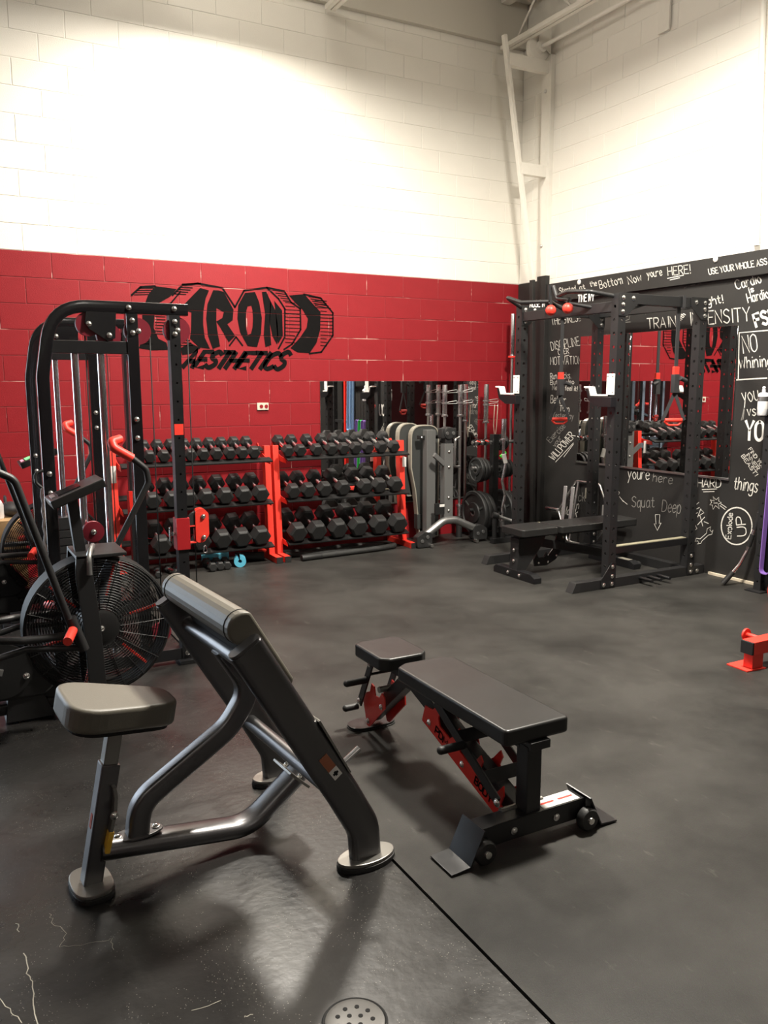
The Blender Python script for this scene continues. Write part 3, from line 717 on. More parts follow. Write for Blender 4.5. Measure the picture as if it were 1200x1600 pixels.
# ------------------------------------------------------------------ preacher curl bench
def preacher():
    ang = math.radians(4.0); O = V((-4.48, -4.671, ZC))
    t = thing('preacher_curl_bench', 'grey steel preacher curl bench with taupe padded arm rest and seat', 'bench', O, ang)
    Z = lambda x, z, y=0.0: V((x, y, z - ZC * 0))
    def P(name, mb, m, par=None, bevel=0.0, seg=2, **k): return part(name, mb, m, par or t, bevel, seg, world=False, **k)
    # side rails: flattened oval tube, bent upright at the foot
    path = [V((.002, 0, .012)), V((-.006, 0, .13)), V((-.085, 0, .275)), V((-.405, 0, .815))]
    path = fillet(path, [0, .15, .25, 0], 8)
    for sy in (-.343, .343):
        r = P('side_rail', MB().sweep([p + V((0, sy, 0)) for p in path], .052, .112, (0, 1, 0), .022), 'grey_metal')
        P('rail_cap', MB().sweep([V((-.400, sy, .807)), V((-.410, sy, .824))], .046, .106, (0, 1, 0), .02), 'grey_metal', r)
        f = P('foot_plate', MB().prism([V((.005 + .105 * math.cos(a) * (1 if abs(math.cos(a)) > .0 else 1), sy + .058 * math.sin(a), .018)) for a in [2 * PI * k / 28 for k in range(28)]], (0, 0, .012)), 'grey_plate', bevel=.003)
        P('rubber_pad', MB().prism([V((.005 + .108 * math.cos(a), sy + .061 * math.sin(a), 0)) for a in [2 * PI * k / 28 for k in range(28)]], (0, 0, .018)), 'rubber', f, .003)
    # cross tubes
    P('cross_tube', MB().cyl((-.115, -.32, .285), (-.115, .32, .285), .027, 16), 'grey_metal')
    P('cross_tube', MB().cyl((-.345, -.32, .715), (-.345, .32, .715), .027, 16), 'grey_metal')
    # main beam: oval tube, dips from the seat post and climbs to the lower cross tube
    bp = fillet([V((-.775, 0, .127)), V((-.27, 0, .052)), V((-.115, 0, .168)), V((-.075, 0, .20))], [0, .16, .05, 0], 8)
    P('main_beam', MB().sweep(bp, .098, .062, (0, 1, 0), .03), 'grey_metal')
    P('beam_plate', MB().bar((-.135, 0, .235), (-.062, 0, .165), .14, .010, (1, 0, 1)), 'grey_plate', bevel=.002)
    for sy in (-.055, .055):
        bolt(t, O + Matrix.Rotation(ang, 3, 'Z') @ V((-.09, sy, .21)), V((-.7, 0, .7)), .010)
    P('sticker', MB().bar((-.475, -.01, .112), (-.405, -.01, .101), .022, .003), 'label_white')
    # curved support tube
    cp = fillet([V((-.655, 0, .135)), V((-.64, 0, .245)), V((-.33, 0, .43)), V((-.245, 0, .55)), V((-.345, 0, .715))], [0, .14, .18, .12, 0], 8)
    P('curved_support', MB().sweep(cp, .060, .070, (0, 1, 0), .014), 'grey_metal')
    pl_ = P('support_flange', MB().prism([V((-.655 + .085 * math.cos(a), .04 * math.sin(a), .138)) for a in [2 * PI * k / 20 for k in range(20)]], (0, 0, .009)), 'grey_metal', bevel=.002)
    for dx in (-.062, .062): bolt(t, O + Matrix.Rotation(ang, 3, 'Z') @ V((-.655 + dx, -.0, .148)), V((0, 0, 1)), .010)
    P('top_plate', MB().bar((-.36, 0, .69), (-.29, 0, .585), .09, .008, (1, 0, .7)), 'grey_metal', bevel=.002)
    # arm pad: rounded nose with a long slope on the far side
    nose = V((-.392, 0, .862)); sl = V((.48, 0, -.877)).normalized(); nr = V((.877, 0, .48)).normalized()
    sec = []
    R = .052
    for k in range(13):        # nose, from under-side round over the top
        a = math.radians(-70 + 0) + k / 12 * math.radians(215)
        sec.append(nose + (-sl) * (R * math.sin(a) * -1 * -1) + nr * (-R * math.cos(a)))
    end = nose + sl * .24
    sec += [end + nr * .052, end + sl * .012 + nr * .038, end + sl * .012 - nr * .006, nose + sl * .06 - nr * .006]
    mb = MB(); W = .31
    mb.prism([p + V((0, -W, 0)) for p in sec], (0, 2 * W, 0))
    pad = P('arm_pad', mb, 'taupe_vinyl', bevel=.012, seg=3, angle=40)
    for sy in (-W + .035, W - .035):
        pts = [nose + (p - nose) * 1.004 + V((0, sy, 0)) for p in sec[:15]]
        P('seam', MB().tube(pts, .0022, 5), 'matte_black', pad)
    P('pad_board', MB().bar(nose + sl * .02 - nr * .014, nose + sl * .22 - nr * .014, .50, .016, nr), 'matte_black')
    # bar catch peg on the far side of the near rail
    g = P('catch_plate', MB().bar((-.176, -.343, .545), (-.066, -.343, .345), .05, .008, (1, 0, .55)), 'grey_plate', bevel=.002)
    P('catch_peg', MB().cyl((-.10, -.343, .36), (-.02, -.343, .408), .011, 14), 'chrome', g)
    # warning tags
    q0, q1 = V((-.168, -.3705, .425)), V((-.112, -.3705, .345)); mid = q0.lerp(q1, .6)
    P('warning_tag', MB().bar(q0, mid, .002, .032, (1, 0, .6)), 'rust_tag'); P('logo_tag', MB().bar(mid, q1, .002, .032, (1, 0, .6)), 'label_white')
    P('logo_mark', MB().bar(mid.lerp(q1, .3), mid.lerp(q1, .75), .003, .008, (1, 0, .6)).bar(mid.lerp(q1, .4), mid.lerp(q1, .62), .003, .02, (1, 0, .6)), 'matte_black')
    # seat post
    d = V((.096, 0, .484)).normalized(); b0 = V((-.806, 0, .02))
    post = P('seat_post', MB().bar(b0, b0 + d * .395, .058, .058, (1, 0, 0)), 'grey_metal', bevel=.006)
    P('inner_post', MB().bar(b0 + d * .36, b0 + d * .50, .045, .045, (1, 0, 0)), 'grey_plate', bevel=.004)
    f = P('foot_plate', MB().prism([V((-.805 + .062 * math.copysign(abs(math.cos(a)) ** .7, math.cos(a)), .092 * math.copysign(abs(math.sin(a)) ** .7, math.sin(a)), .018)) for a in [2 * PI * k / 28 for k in range(28)]], (0, 0, .012)), 'grey_plate', bevel=.003)
    P('rubber_pad', MB().prism([V((-.805 + .065 * math.copysign(abs(math.cos(a)) ** .7, math.cos(a)), .095 * math.copysign(abs(math.sin(a)) ** .7, math.sin(a)), 0)) for a in [2 * PI * k / 28 for k in range(28)]], (0, 0, .018)), 'rubber', f, .003)
    lv = b0 + d * .245 + V((.016, -.040, .0))
    l = P('height_lever', MB().sweep([lv + d * .085 + V((-.004, 0, 0)), lv + d * .05 + V((.006, 0, 0)), lv + V((.010, 0, 0)), lv - d * .05 + V((.008, 0, 0)), lv - d * .125 + V((.004, 0, 0))], .030, .012, (0, 1, 0)), 'grey_plate', bevel=.002)
    P('lever_grip', MB().bar(lv - d * .06 + V((.009, 0, 0)), lv - d * .13 + V((.005, 0, 0)), .034, .016, (1, 0, 0)), 'yellow', l, .004)
    for sy in (-.05, .006): bolt(t, O + Matrix.Rotation(ang, 3, 'Z') @ (lv + V((.004, sy + .022 + (-.0 if sy < 0 else .014), 0))), V((0, -1 if sy < 0 else 1, 0)), .010)
    P('sticker', MB().bar(b0 + d * .19 + V((-.0300, .0, 0)), b0 + d * .235 + V((-.0300, .0, 0)), .018, .0015, (1, 0, 0)), 'label_red')
    # seat: tapered rounded cushion, tipped toward the arm rest
    up = d; fx = V((up.z, 0, -up.x)); c = b0 + d * .535
    out = fillet([c + fx * a + V((0, b, 0)) for a, b in ((-.175, -.165), (.175, -.085), (.175, .085), (-.175, .165))], [.09, .08, .08, .09], 8, closed=True)
    P('seat_cushion', MB().prism(out, up * .075), 'taupe_vinyl', bevel=.014, seg=4, angle=40)
    P('seat_board', MB().prism([c + (p - c) * .9 - up * .012 for p in out], up * .012), 'matte_black')
preacher()

# ------------------------------------------------------------------ adjustable bench (black and red)
def incline():
    O = V((-3.90, -5.17, 0)); t = thing('adjustable_bench', 'black adjustable weight bench with red ladder plates and cracked black vinyl', 'bench', O)
    def P(name, mb, m, par=None, bevel=.002, seg=2, **k): return part(name, mb, m, par or t, bevel, seg, **k)
    # back pad and seat pad
    def cushion(x0, x1, y0, y1, z1, th, cut):
        if cut: o = [(x0, y0), (x1, y0), (x1, y1 - .03), (x1 - .05, y1), (x0 + .05, y1), (x0, y1 - .03)]
        else: o = [(x0 + .035, y0), (x1 - .035, y0), (x1, y0 + .03), (x1, y1 - .02), (x1 - .03, y1), (x0 + .03, y1), (x0, y1 - .02), (x0, y0 + .03)]
        return MB().prism([V((a, b, z1 - th)) for a, b in fillet_xy(o, .02)], (0, 0, th))
    def fillet_xy(o, r): return [(p.x, p.y) for p in fillet([V((a, b, 0)) for a, b in o], r, 4, closed=True)]
    P('back_pad', cushion(-4.02, -3.745, -5.195, -4.435, .432, .058, True), 'vinyl_black', bevel=.011, seg=3, angle=40)
    P('seat_pad', cushion(-4.035, -3.805, -4.365, -4.085, .432, .058, False), 'vinyl_black', bevel=.011, seg=3, angle=40)
    P('pad_rail', MB().bar((-3.90, -5.15, .355), (-3.90, -4.42, .355), .055, .036), 'satin_black')
    P('seat_rail', MB().bar((-3.92, -4.34, .356), (-3.92, -4.12, .356), .055, .034), 'satin_black')
    # front T foot
    P('front_post', MB().bar((-3.895, -5.165, .06), (-3.895, -5.165, .355), .062, .062, (0, 1, 0)), 'satin_black', bevel=.005)
    P('post_bracket', MB().cbox((-3.88, -5.165, .358), (.085, .085, .03)), 'satin_black')
    P('front_beam', MB().box((-4.13, -5.205, .042), (-3.665, -5.13, .115)), 'black_metal', bevel=.004)
    for x in (-3.985, -3.80): bolt(t, (x, -5.206, .075), (0, -1, 0), .010, 'steel')
    for sx, x0 in ((-1, -4.125), (1, -3.67)):
        g = P('foot_bracket', MB().sweep([V((x0, -5.17, .125)), V((x0 + sx * .055, -5.17, .012)), V((x0 + sx * .13, -5.17, .006))], .13, .006, (0, 1, 0)), 'black_metal', bevel=.001)
        P('bracket_hole_shade', MB().cyl((x0 + sx * .098, -5.17, .0085), (x0 + sx * .098, -5.17, .0105), .008, 12), 'gap_shade', g, 0)  # black disc on the bracket, painted shade in place of an opening
        wh = P('wheel', MB().lathe((x0 + sx * -.005, -5.225, .046), (0, -1, 0), [(.012, -.018), (.030, -.018), (.041, -.012), (.042, .010), (.036, .018), (.014, .018)], 22), 'rubber', bevel=0)
        P('axle', MB().lathe((x0 - sx * .005, -5.243, .046), (0, -1, 0), [(.014, 0), (.012, .008), (.0, .010)], 12), 'bolt', wh, 0)
    P('sticker', MB().box((-3.85, -5.20, .1145), (-3.69, -5.135, .1165)), 'label_white', bevel=0)
    P('sticker_print', MB().box((-3.845, -5.175, .1166), (-3.785, -5.165, .1170)).box((-3.765, -5.175, .1166), (-3.70, -5.165, .1170)), 'red_bright', bevel=0)
    # spine running back from the post, rear leg and foot
    P('spine', MB().sweep([V((-3.90, -5.14, .085)), V((-3.90, -4.42, .325)), V((-3.90, -4.36, .325)), V((-3.90, -4.03, .045))], .055, .06, (1, 0, 0)), 'satin_black', bevel=.005)
    P('rear_foot', MB().prism([V((-3.915 + .115 * math.copysign(abs(math.cos(a)) ** .6, math.cos(a)), -4.03 + .06 * math.copysign(abs(math.sin(a)) ** .8, math.sin(a)), .006)) for a in [2 * PI * k / 26 for k in range(26)]], (0, 0, .010)), 'black_metal')
    P('rear_foot_rubber', MB().prism([V((-3.915 + .118 * math.copysign(abs(math.cos(a)) ** .6, math.cos(a)), -4.03 + .063 * math.copysign(abs(math.sin(a)) ** .8, math.sin(a)), 0)) for a in [2 * PI * k / 26 for k in range(26)]], (0, 0, .006)), 'rubber')
    # red ladder plates for the back pad, one each side of the spine
    def sp(s, h): a, b = V((0, -4.56, .262)), V((0, -5.12, .075)); d = (b - a).normalized(); n = V((0, -d.z, d.y)); n = n if n.z > 0 else -n; return a + d * s + n * h
    lad = [(0, -.045), (.60, -.045), (.60, .03), (.575, .012), (.545, .012), (.55, .055), (.535, .09), (.515, .045), (.49, .02), (.42, .02), (.40, .045), (.405, .085), (.385, .10), (.36, .045), (.34, .018), (.27, .02), (.25, .045), (.255, .085), (.235, .105), (.215, .05), (.195, .02), (.12, .02), (.10, .045), (.105, .085), (.08, .10), (.055, .05), (.0, .03)]
    for sx, x in ((-1, -3.945), (1, -3.862)):
        l = P('ladder_plate', MB().prism([sp(a, b) + V((x, 0, 0)) for a, b in lad], (.006 * -sx * -1, 0, 0)), 'red_metal', bevel=0)
        for s_ in (.05, .30, .57): bolt(t, sp(s_, -.015) + V((x + (-.006 if sx < 0 else .007), 0, 0)), (sx, 0, 0), .010)
        if sx < 0:
            for txt, s0, s1 in (('PDM', .10, .19), ('BODY', .39, .50)):
                mb = MB(); st, wd = layout(txt, .9, 0)
                for s_ in st: ribbon(mb, [sp(s0 + (s1 - s0) * a / wd, -.025 + .030 * b / 6) + V((x - .0075, 0, 0)) for a, b in s_], .007, V((-1, 0, 0)))
                P('lettering', mb, 'mural_black', l, bevel=0)
    # seat ladder (short red plates near the rear leg)
    def ss(y, z): return V((0, y, z))
    sl = [(-4.045, .145), (-4.085, .028), (-4.11, .03), (-4.255, .165), (-4.25, .215), (-4.225, .228), (-4.205, .20), (-4.165, .195), (-4.155, .235), (-4.13, .242), (-4.115, .20), (-4.08, .185)]
    for sx, x in ((-1, -3.965), (1, -3.862)):
        P('seat_ladder_plate', MB().prism([V((x, a, b)) for a, b in sl], (.006, 0, 0)), 'red_metal', bevel=0)
        for a, b in ((-4.10, .055), (-4.225, .165)): bolt(t, (x - (.001 if sx < 0 else -.007), a, b), (sx, 0, 0), .010)
    # strut frame under the back pad: two side arms and two cross plates with foam handle
    a0, a1 = V((0, -4.70, .36)), V((0, -5.115, .135))
    for x in (-3.985, -3.815): P('strut_arm', MB().bar(a0 + V((x, 0, 0)), a1 + V((x, 0, 0)), .008, .042, (0, .5, 1)), 'satin_black'); bolt(t, a1 + V((x - .005, 0, 0)), (-1, 0, 0), .012); bolt(t, a0 + V((x - .005, .0, .005)), (-1, 0, 0), .009)
    for s_ in (.38, .78): c = a0.lerp(a1, s_); P('strut_cross', MB().bar(c + V((-3.985, 0, .0)), c + V((-3.815, 0, 0)), .010, .048, (0, .5, 1)), 'satin_black')
    P('strut_handle', MB().cyl((-4.085, -4.90, .262), (-3.985, -4.90, .262), .016, 14).sphere((-4.085, -4.90, .262), .016), 'rubber', bevel=0)
    P('catch_bar', MB().cyl((-3.99, -5.135, .112), (-3.81, -5.135, .112), .013, 12), 'grey_plate', bevel=0)
    # seat link with handle
    for x in (-3.985, -3.845): P('seat_link', MB().bar((x, -4.17, .355), (x, -4.05, .125), .008, .038, (0, 1, .5)), 'satin_black'); bolt(t, (x - .005, -4.16, .345), (-1, 0, 0), .009); bolt(t, (x - .005, -4.055, .14), (-1, 0, 0), .011)
    P('seat_link_cross', MB().bar((-3.985, -4.14, .29), (-3.845, -4.14, .29), .04, .010, (0, .5, 1)), 'satin_black')
    P('seat_handle', MB().cyl((-4.085, -4.125, .262), (-3.985, -4.125, .262), .016, 14).sphere((-4.085, -4.125, .262), .016), 'rubber', bevel=0)
    P('seat_lower_peg', MB().cyl((-4.045, -4.03, .105), (-3.985, -4.03, .105), .016, 14).sphere((-4.045, -4.03, .105), .016), 'rubber', bevel=0)
    P('seat_catch', MB().cyl((-3.965, -4.20, .235), (-3.86, -4.20, .235), .014, 12), 'grey_plate', bevel=0)
incline()

# ------------------------------------------------------------------ cable machine
def cable():
    YN, YF = -2.70, -1.46
    t = thing('cable_machine', 'black functional cable machine with chrome guide rods and red sliding carriages', 'cable machine', (-4.75, -2.08, ZC))
    def P(name, mb, m, par=None, bevel=.003, seg=2, **k): return part(name, mb, m, par or t, bevel, seg, **k)
    for Y in (YN, YF):
        near = Y == YN
        # rear post curving into the top beam
        rx = -5.10 if near else -5.035
        pts = fillet([V((rx, Y, .08)), V((rx, Y, 1.62)), V((rx + .06, Y, 1.975)), V((-4.345, Y, 1.975))], [0, .35, .22, 0], 8)
        P('arch_frame', MB().sweep(pts, .058, .062, (0, 1, 0), .008), 'gloss_black', bevel=0)
        P('base_beam', MB().box((-5.25, Y - .03, .02), (-4.40, Y + .03, .085)), 'black_metal')
        P('foot_plate', MB().box((-4.475, Y - .07, ZC), (-4.335, Y + .06, .02)), 'black_metal')
        P('rear_foot', MB().box((-5.30, Y - .06, ZC), (-5.18, Y + .06, .02)), 'black_metal')
        P('middle_post', MB().box((-4.675, Y - .03, .085), (-4.615, Y + .03, 1.945)), 'gloss_black')
        P('upper_brace', MB().box((rx + .03, Y - .025, 1.735), (-4.675, Y + .025, 1.80)), 'black_metal')
        # perforated column
        col = P('guide_column', perforated(MB(), (-4.42, Y), .058, .02, 1.945, .1, .006, 'y'), 'black_metal', bevel=0)
        P('column_shoe', MB().box((-4.454, Y - .034, .02), (-4.386, Y + .034, .16)), 'black_metal')
        for z in (.055, .125): bolt(t, (-4.42, Y - .035, z), (0, -1, 0), .012)
        # pulleys
        for (x, z, rr) in ((-4.865, 1.885, .062), (-4.765, 1.83, .062), (-4.405, 1.865, .072), (-4.615, 1.855, .07)):
            if not near and x == -4.615: continue
            pu = P('pulley', MB().lathe((x, Y, z), (0, 1, 0), [(.012, -.016), (rr, -.016), (rr, -.012), (rr - .010, 0), (rr, .012), (rr, .016), (.012, .016)], 24), 'red_wheel', bevel=0)
            bolt(pu, (x, Y - .03 if x < -4.7 else Y - .032, z), (0, -1, 0), .011)
        P('pulley_bracket', MB().prism([V((a, Y - .028, b)) for a, b in ((-4.875, 1.95), (-4.885, 1.89), (-4.865, 1.86), (-4.775, 1.80), (-4.735, 1.815), (-4.725, 1.95))], (0, .006, 0)), 'gloss_black', bevel=.001)
        for x, z in ((-4.66, 1.975), (-4.42, 1.978)): bolt(t, (x, Y - .030, z), (0, -1, 0), .011)
        for z in (1.91, 1.845): bolt(t, (-4.645, Y - .031, z), (0, -1, 0), .011); bolt(t, (-4.42, Y - .030, z + .0), (0, -1, 0), .011)
        for z in (1.39, 1.29): bolt(t, (-4.645, Y - .031, z), (0, -1, 0), .011)
        for z in (1.12, 1.02): bolt(t, (rx, Y - .030, z), (0, -1, 0), .011)
        # guide rods and stack
        for x in ((-4.935, -4.805) if near else (-4.875, -4.745)):
            P('guide_rod', MB().cyl((x, Y + .02, .10), (x, Y + .02, 1.75), .0195, 16), 'chrome', bevel=0)
        for k in range(9):
            wx = 0 if near else .06
            P('weight_plate', MB().box((-4.985 + wx, Y - .045, .15 + k * .052), (-4.775 + wx, Y + .085, .197 + k * .052)), 'satin_black', bevel=.003)
        P('stack_cap', MB().box((-4.975, Y - .03, .62), (-4.785, Y + .07, .70)), 'satin_black')
        # cables
        for x in (-4.345, -4.55):
            P('cable', MB().cyl((x, Y, .10), (x, Y, 1.86), .0035, 6), 'matte_black', bevel=0)
        P('cable', MB().cyl((-4.88, Y + .02, .70), (-4.88, Y + .02, 1.88), .004, 6), 'matte_black', bevel=0)
        # carriage on the column
        z0, z1 = .655, .835
        if not near: z0, z1 = .66, .85
        c = P('carriage', MB().box((-4.458, Y - .038, z0), (-4.382, Y + .038, z1)), 'red_deep' if near else 'red_metal', bevel=.003)
        if not near: continue
        P('carriage_pulley', MB().lathe((-4.335, Y, z1 - .02), (0, 1, 0), [(.01, -.014), (.048, -.014), (.038, 0), (.048, .014), (.01, .014)], 20), 'rubber', c, 0)
        for s in (-.022, .016):
            P('carriage_cheek', MB().prism([V((a, Y + s, b)) for a, b in fillet_2([(-4.345, z0 + .03), (-4.30, z0 + .03), (-4.268, z0 + .07), (-4.268, z1 + .015), (-4.30, z1 + .05), (-4.345, z1 + .04)], Y + s)], (0, .006, 0)), 'red_bright', c, .001)
        P('carriage_bracket', MB().box((-4.385, Y - .02, z0 + .03), (-4.34, Y + .02, z0 + .036)).box((-4.385, Y - .02, z1 - .055), (-4.34, Y + .02, z1 - .049)), 'red_bright', c, .001)
        P('pull_pin', MB().cyl((-4.47, Y - .0, z0 + .09), (-4.458, Y, z0 + .09), .012, 10).cyl((-4.485, Y, z0 + .05), (-4.485, Y, z0 + .13), .006, 8), 'bolt', c, 0)
        bolt(c, (-4.30, Y - .024, z1 + .0), (0, -1, 0), .010); bolt(c, (-4.30, Y - .024, z0 + .06), (0, -1, 0), .010)
        P('carabiner', MB().tube(fillet([V((-4.29, Y, z0 + .02)), V((-4.275, Y, z0 - .035)), V((-4.30, Y, z0 - .035))], .01, 4, closed=True), .0035, 6, closed=True), 'chrome', c, 0)
        P('low_pulley', MB().lathe((-4.56, Y, .19), (0, 1, 0), [(.012, -.014), (.055, -.014), (.045, 0), (.055, .014), (.012, .014)], 22), 'red_wheel', bevel=0)
        bolt(t, (-4.56, Y - .02, .19), (0, -1, 0), .012)
        P('column_wear', MB().box((-4.445, Y - .0298, 1.30), (-4.395, Y - .0292, 1.36)), 'red_bright', col, 0)
    P('rear_crossbeam', MB().box((-5.13, YN + .03, .03), (-5.07, YF - .03, .09)), 'black_metal')
    pu = P('pulley', MB().lathe((-4.90, YN - .02, .80), (0, 1, 0), [(.012, -.016), (.056, -.016), (.056, -.012), (.046, 0), (.056, .012), (.056, .016), (.012, .016)], 24), 'red_wheel', bevel=0); bolt(pu, (-4.90, YN - .037, .80), (0, -1, 0), .012)
    P('pulley_yoke', MB().box((-4.915, YN - .035, .70), (-4.885, YN - .02, .80)), 'black_metal')
    # hanging single-grip handle and chain on the rear post
    P('hook_chain', MB().tube([V((-5.145, -2.745, 1.05 - .04 * k)) + V((.003 * (-1) ** k, 0, 0)) for k in range(13)], .006, 6), 'steel', bevel=0)
    P('hook', MB().tube(fillet([V((-5.14, -2.74, 1.05)), V((-5.17, -2.74, 1.08)), V((-5.17, -2.74, 1.13)), V((-5.13, -2.74, 1.14))], .03, 5), .008, 8), 'rubber', bevel=0)
def fillet_2(pts, y):
    return [(p.x, p.z) for p in fillet([V((a, y, b)) for a, b in pts], .025, 4, closed=True)]
cable()

# ------------------------------------------------------------------ air bikes
def air_bike(loc, label, lit=False, mirror_arms=1):
    """rider faces +x, fan at the front; built at the origin then moved"""
    t = thing('air_bike', label, 'exercise bike', (0, 0, 0))
    def P(name, mb, m, par=None, bevel=0.0, seg=2, **k): return part(name, mb, m, par or t, bevel, seg, **k)
    C = V((0, 0, .425)); R = .335
    # cage: rim band, rings and spokes on both faces
    cg = P('fan_cage_rim', MB().lathe(C, (0, 1, 0), [(R, -.075), (R + .008, -.07), (R + .008, .07), (R, .075), (R - .006, .07), (R - .006, -.07)], 56, closed=True), 'matte_black')
    for s in (-1, 1):
        mb = MB()
        for k in range(20):
            r = .095 + (R - .10) * k / 19
            y = s * (.105 - .03 * ((r - .09) / (R - .09)) ** 2)
            mb.lathe(C + V((0, y, 0)), (0, 1, 0), [(r + .0022 * math.cos(a), .0022 * math.sin(a)) for a in (0, PI / 2, PI, 3 * PI / 2)], 48, closed=True)
        for k in range(20):
            a = 2 * PI * k / 20
            mb.tube([C + V((r * math.cos(a), s * (.1075 - .03 * ((r - .09) / (R - .09)) ** 2), r * math.sin(a))) for r in (.09, .15, .21, .27, R)], .0018, 4)
        P('fan_cage_grille', mb, 'cage_wire', cg)
    P('hub_cover', MB().lathe(C, (0, 1, 0), [(.0, -.114), (.07, -.113), (.088, -.106), (.088, .106), (.07, .113), (0, .114)], 32), 'plastic_black')
    bolt(t, C + V((0, -.114, 0)), (0, -1, 0), .012)
    for k in range(6):
        a = 2 * PI * k / 6 + .25; d = V((math.cos(a), 0, math.sin(a))); q = V((-math.sin(a), 0, math.cos(a)))
        bl = P('fan_blade', MB().prism([C + d * .10 + V((0, -.04, 0)), C + d * .30 + V((0, -.05, 0)), C + d * .30 + q * .018 + V((0, .05, 0)), C + d * .10 + q * .018 + V((0, .04, 0))], q * .003), 'matte_black')
        P('blade_tip', MB().bar(C + d * .15 + V((0, -.055, 0)), C + d * .305 + V((0, -.06, 0)), .016, .010), 'red_bright', bl)
    # fork plates either side of the fan
    for s in (-1, 1):
        y = s * .135
        P('fan_fork', MB().sweep(fillet([V((-.03, y, .05)), V((-.045, y, .46)), V((-.068, y, .70)), V((-.060, y, .79))], [0, .3, .3, 0], 5), .02, .078, (0, 1, 0)), 'satin_black', bevel=.003)
    P('fork_bridge', MB().box((-.10, -.145, .775), (.13, .145, .792)), 'satin_black', bevel=.004)
    P('transport_strap', MB().tube(fillet([V((-.045, -.15, .70)), V((-.045, -.15, .79)), V((-.02, -.08, .815)), V((.0, 0, .81))], .05, 5), .013, 8), 'grey_silver')
    # frame
    P('base_tube', MB().sweep([V((-.98, 0, .07)), V((.02, 0, .07))], .07, .055, (0, 1, 0), .012), 'satin_black')
    P('down_tube', MB().sweep(fillet([V((-.06, 0, .09)), V((-.35, 0, .16)), V((-.72, 0, .62))], .1, 5), .06, .08, (0, 1, 0), .012), 'satin_black')
    for x, w_ in ((.0, .28), (-.95, .30)):
        P('stabilizer', MB().cyl((x, -w_, .045), (x, w_, .045), .032, 14), 'satin_black', bevel=.003)
        for s in (-1, 1): P('stabilizer_foot', MB().cyl((x, s * (w_ - .05), .0), (x, s * (w_ - .05), .03), .03, 12), 'rubber')
    cr = P('crank_housing', MB().prism([V((a, -.06, b)) for a, b in ((-.60, .33), (-.46, .42), (-.30, .36), (-.18, .20), (-.26, .12), (-.55, .12), (-.64, .22))], (0, .12, 0)), 'plastic_black', bevel=.015)
    P('crank_guard', MB().lathe((-.44, -.065, .27), (0, -1, 0), [(.0, .0), (.13, 0), (.13, .008), (.0, .012)], 32), 'plastic_black', cr)
    bolt(t, (-.34, -.072, .235), (0, -1, 0), .012)
    P('support_leg', MB().prism([V((a, -.05, b)) for a, b in ((-.42, .16), (-.28, .16), (-.22, .01), (-.44, .01))], (0, .10, 0)), 'satin_black', bevel=.004)
    for s in (-1, 1):
        P('crank_arm', MB().bar((-.44, s * .085, .27), (-.44 + s * .15, s * .095, .27 - s * .05), .015, .028), 'grey_silver')
        P('pedal', MB().box((-.44 + s * .15 - .05, s * .11 - .0 - .04, .255 - s * .05), (-.44 + s * .15 + .05, s * .11 + .04, .285 - s * .05)), 'rubber', bevel=.004)
        # moving arm, connecting rod and peg
        A = V((-.13, s * .235, .42))
        if s * mirror_arms < 0:
            path = fillet([A + V((.03, 0, -.05)), A, A + V((-.215, 0, .755)), A + V((-.30, 0, .80)), A + V((-.42, 0, .80))], [0, .05, .06, .05, 0], 6)
        else:
            B_ = V((0, s * .26, 0)); path = fillet([B_ + V((-.05, 0, .37)), B_ + V((.338, 0, 1.07)), B_ + V((.330, 0, 1.14)), B_ + V((.262, 0, 1.20)), B_ + V((.172, 0, 1.258)), B_ + V((.165, .02, 1.29)), B_ + V((.215, .05, 1.30))], [0, .05, .05, .05, .02, .015, 0], 6)
        P('swing_arm', MB().tube(path, .0165, 12), 'satin_black')
        gp = path[-18:] if s * mirror_arms > 0 else [path[-1] + V((.09, 0, 0)), path[-1]]
        P('arm_grip', MB().tube(gp, .0235, 12), 'red_bright')
        P('foot_peg', MB().cyl(A + V((-.015, s * .01, .055)), A + V((-.055, s * .12, .035)), .021, 14), 'red_bright')
        P('arm_collar', MB().cyl(A + V((-.02, 0, .11)), A + V((.03, 0, -.05)), .024, 14), 'satin_black')
        P('connecting_rod', MB().tube(fillet([A + V((.02, 0, -.04)), V((-.34, s * .20, .40)), V((-.80, s * .17, .30))], .06, 4), .015, 10), 'satin_black')
        P('frame_rail', MB().tube(fillet([A + V((.0, s * -.02, .02)), V((-.36, s * .21, .445)), V((-.55, s * .12, .45)), V((-.9, s * .05, .42))], .06, 4), .018, 10), 'satin_black')
    # console
    P('console_post', MB().bar((-.06, 0, .79), (-.085, 0, 1.06), .05, .05, (1, 0, 0)), 'satin_black', bevel=.004)
    cn = P('console', MB().bar((-.185, 0, 1.03), (.055, 0, 1.125), .22, .042), 'plastic_black', bevel=.006)
    P('console_screen', MB().bar((-.15, 0, 1.069), (-.05, 0, 1.109), .12, .004), 'screen_green' if lit else 'gloss_black', cn)
    P('console_buttons', MB().bar((-.178, 0, 1.058), (-.16, 0, 1.065), .10, .004), 'screen_pink' if lit else 'grey_silver', cn)
    # seat
    P('seat_post', MB().bar((-.66, 0, .55), (-.74, 0, .86), .045, .045, (1, 0, 0)), 'steel', bevel=.003)
    P('saddle', MB().prism([p for p in fillet([V((-.52, -.04, .86)), V((-.52, .04, .86)), V((-.76, .13, .86)), V((-.86, .12, .86)), V((-.86, -.12, .86)), V((-.76, -.13, .86))], .04, 4, closed=True)], (0, 0, .07)), 'vinyl_black', bevel=.02, seg=3, angle=40)
    t.location = loc
    return t
air_bike((-4.975, -3.16, ZC), 'black air bike with red foot peg standing in front of the cable machine')
air_bike((-4.915, -1.07, ZC), 'black air bike standing behind the cable machine beside the plywood box', True)

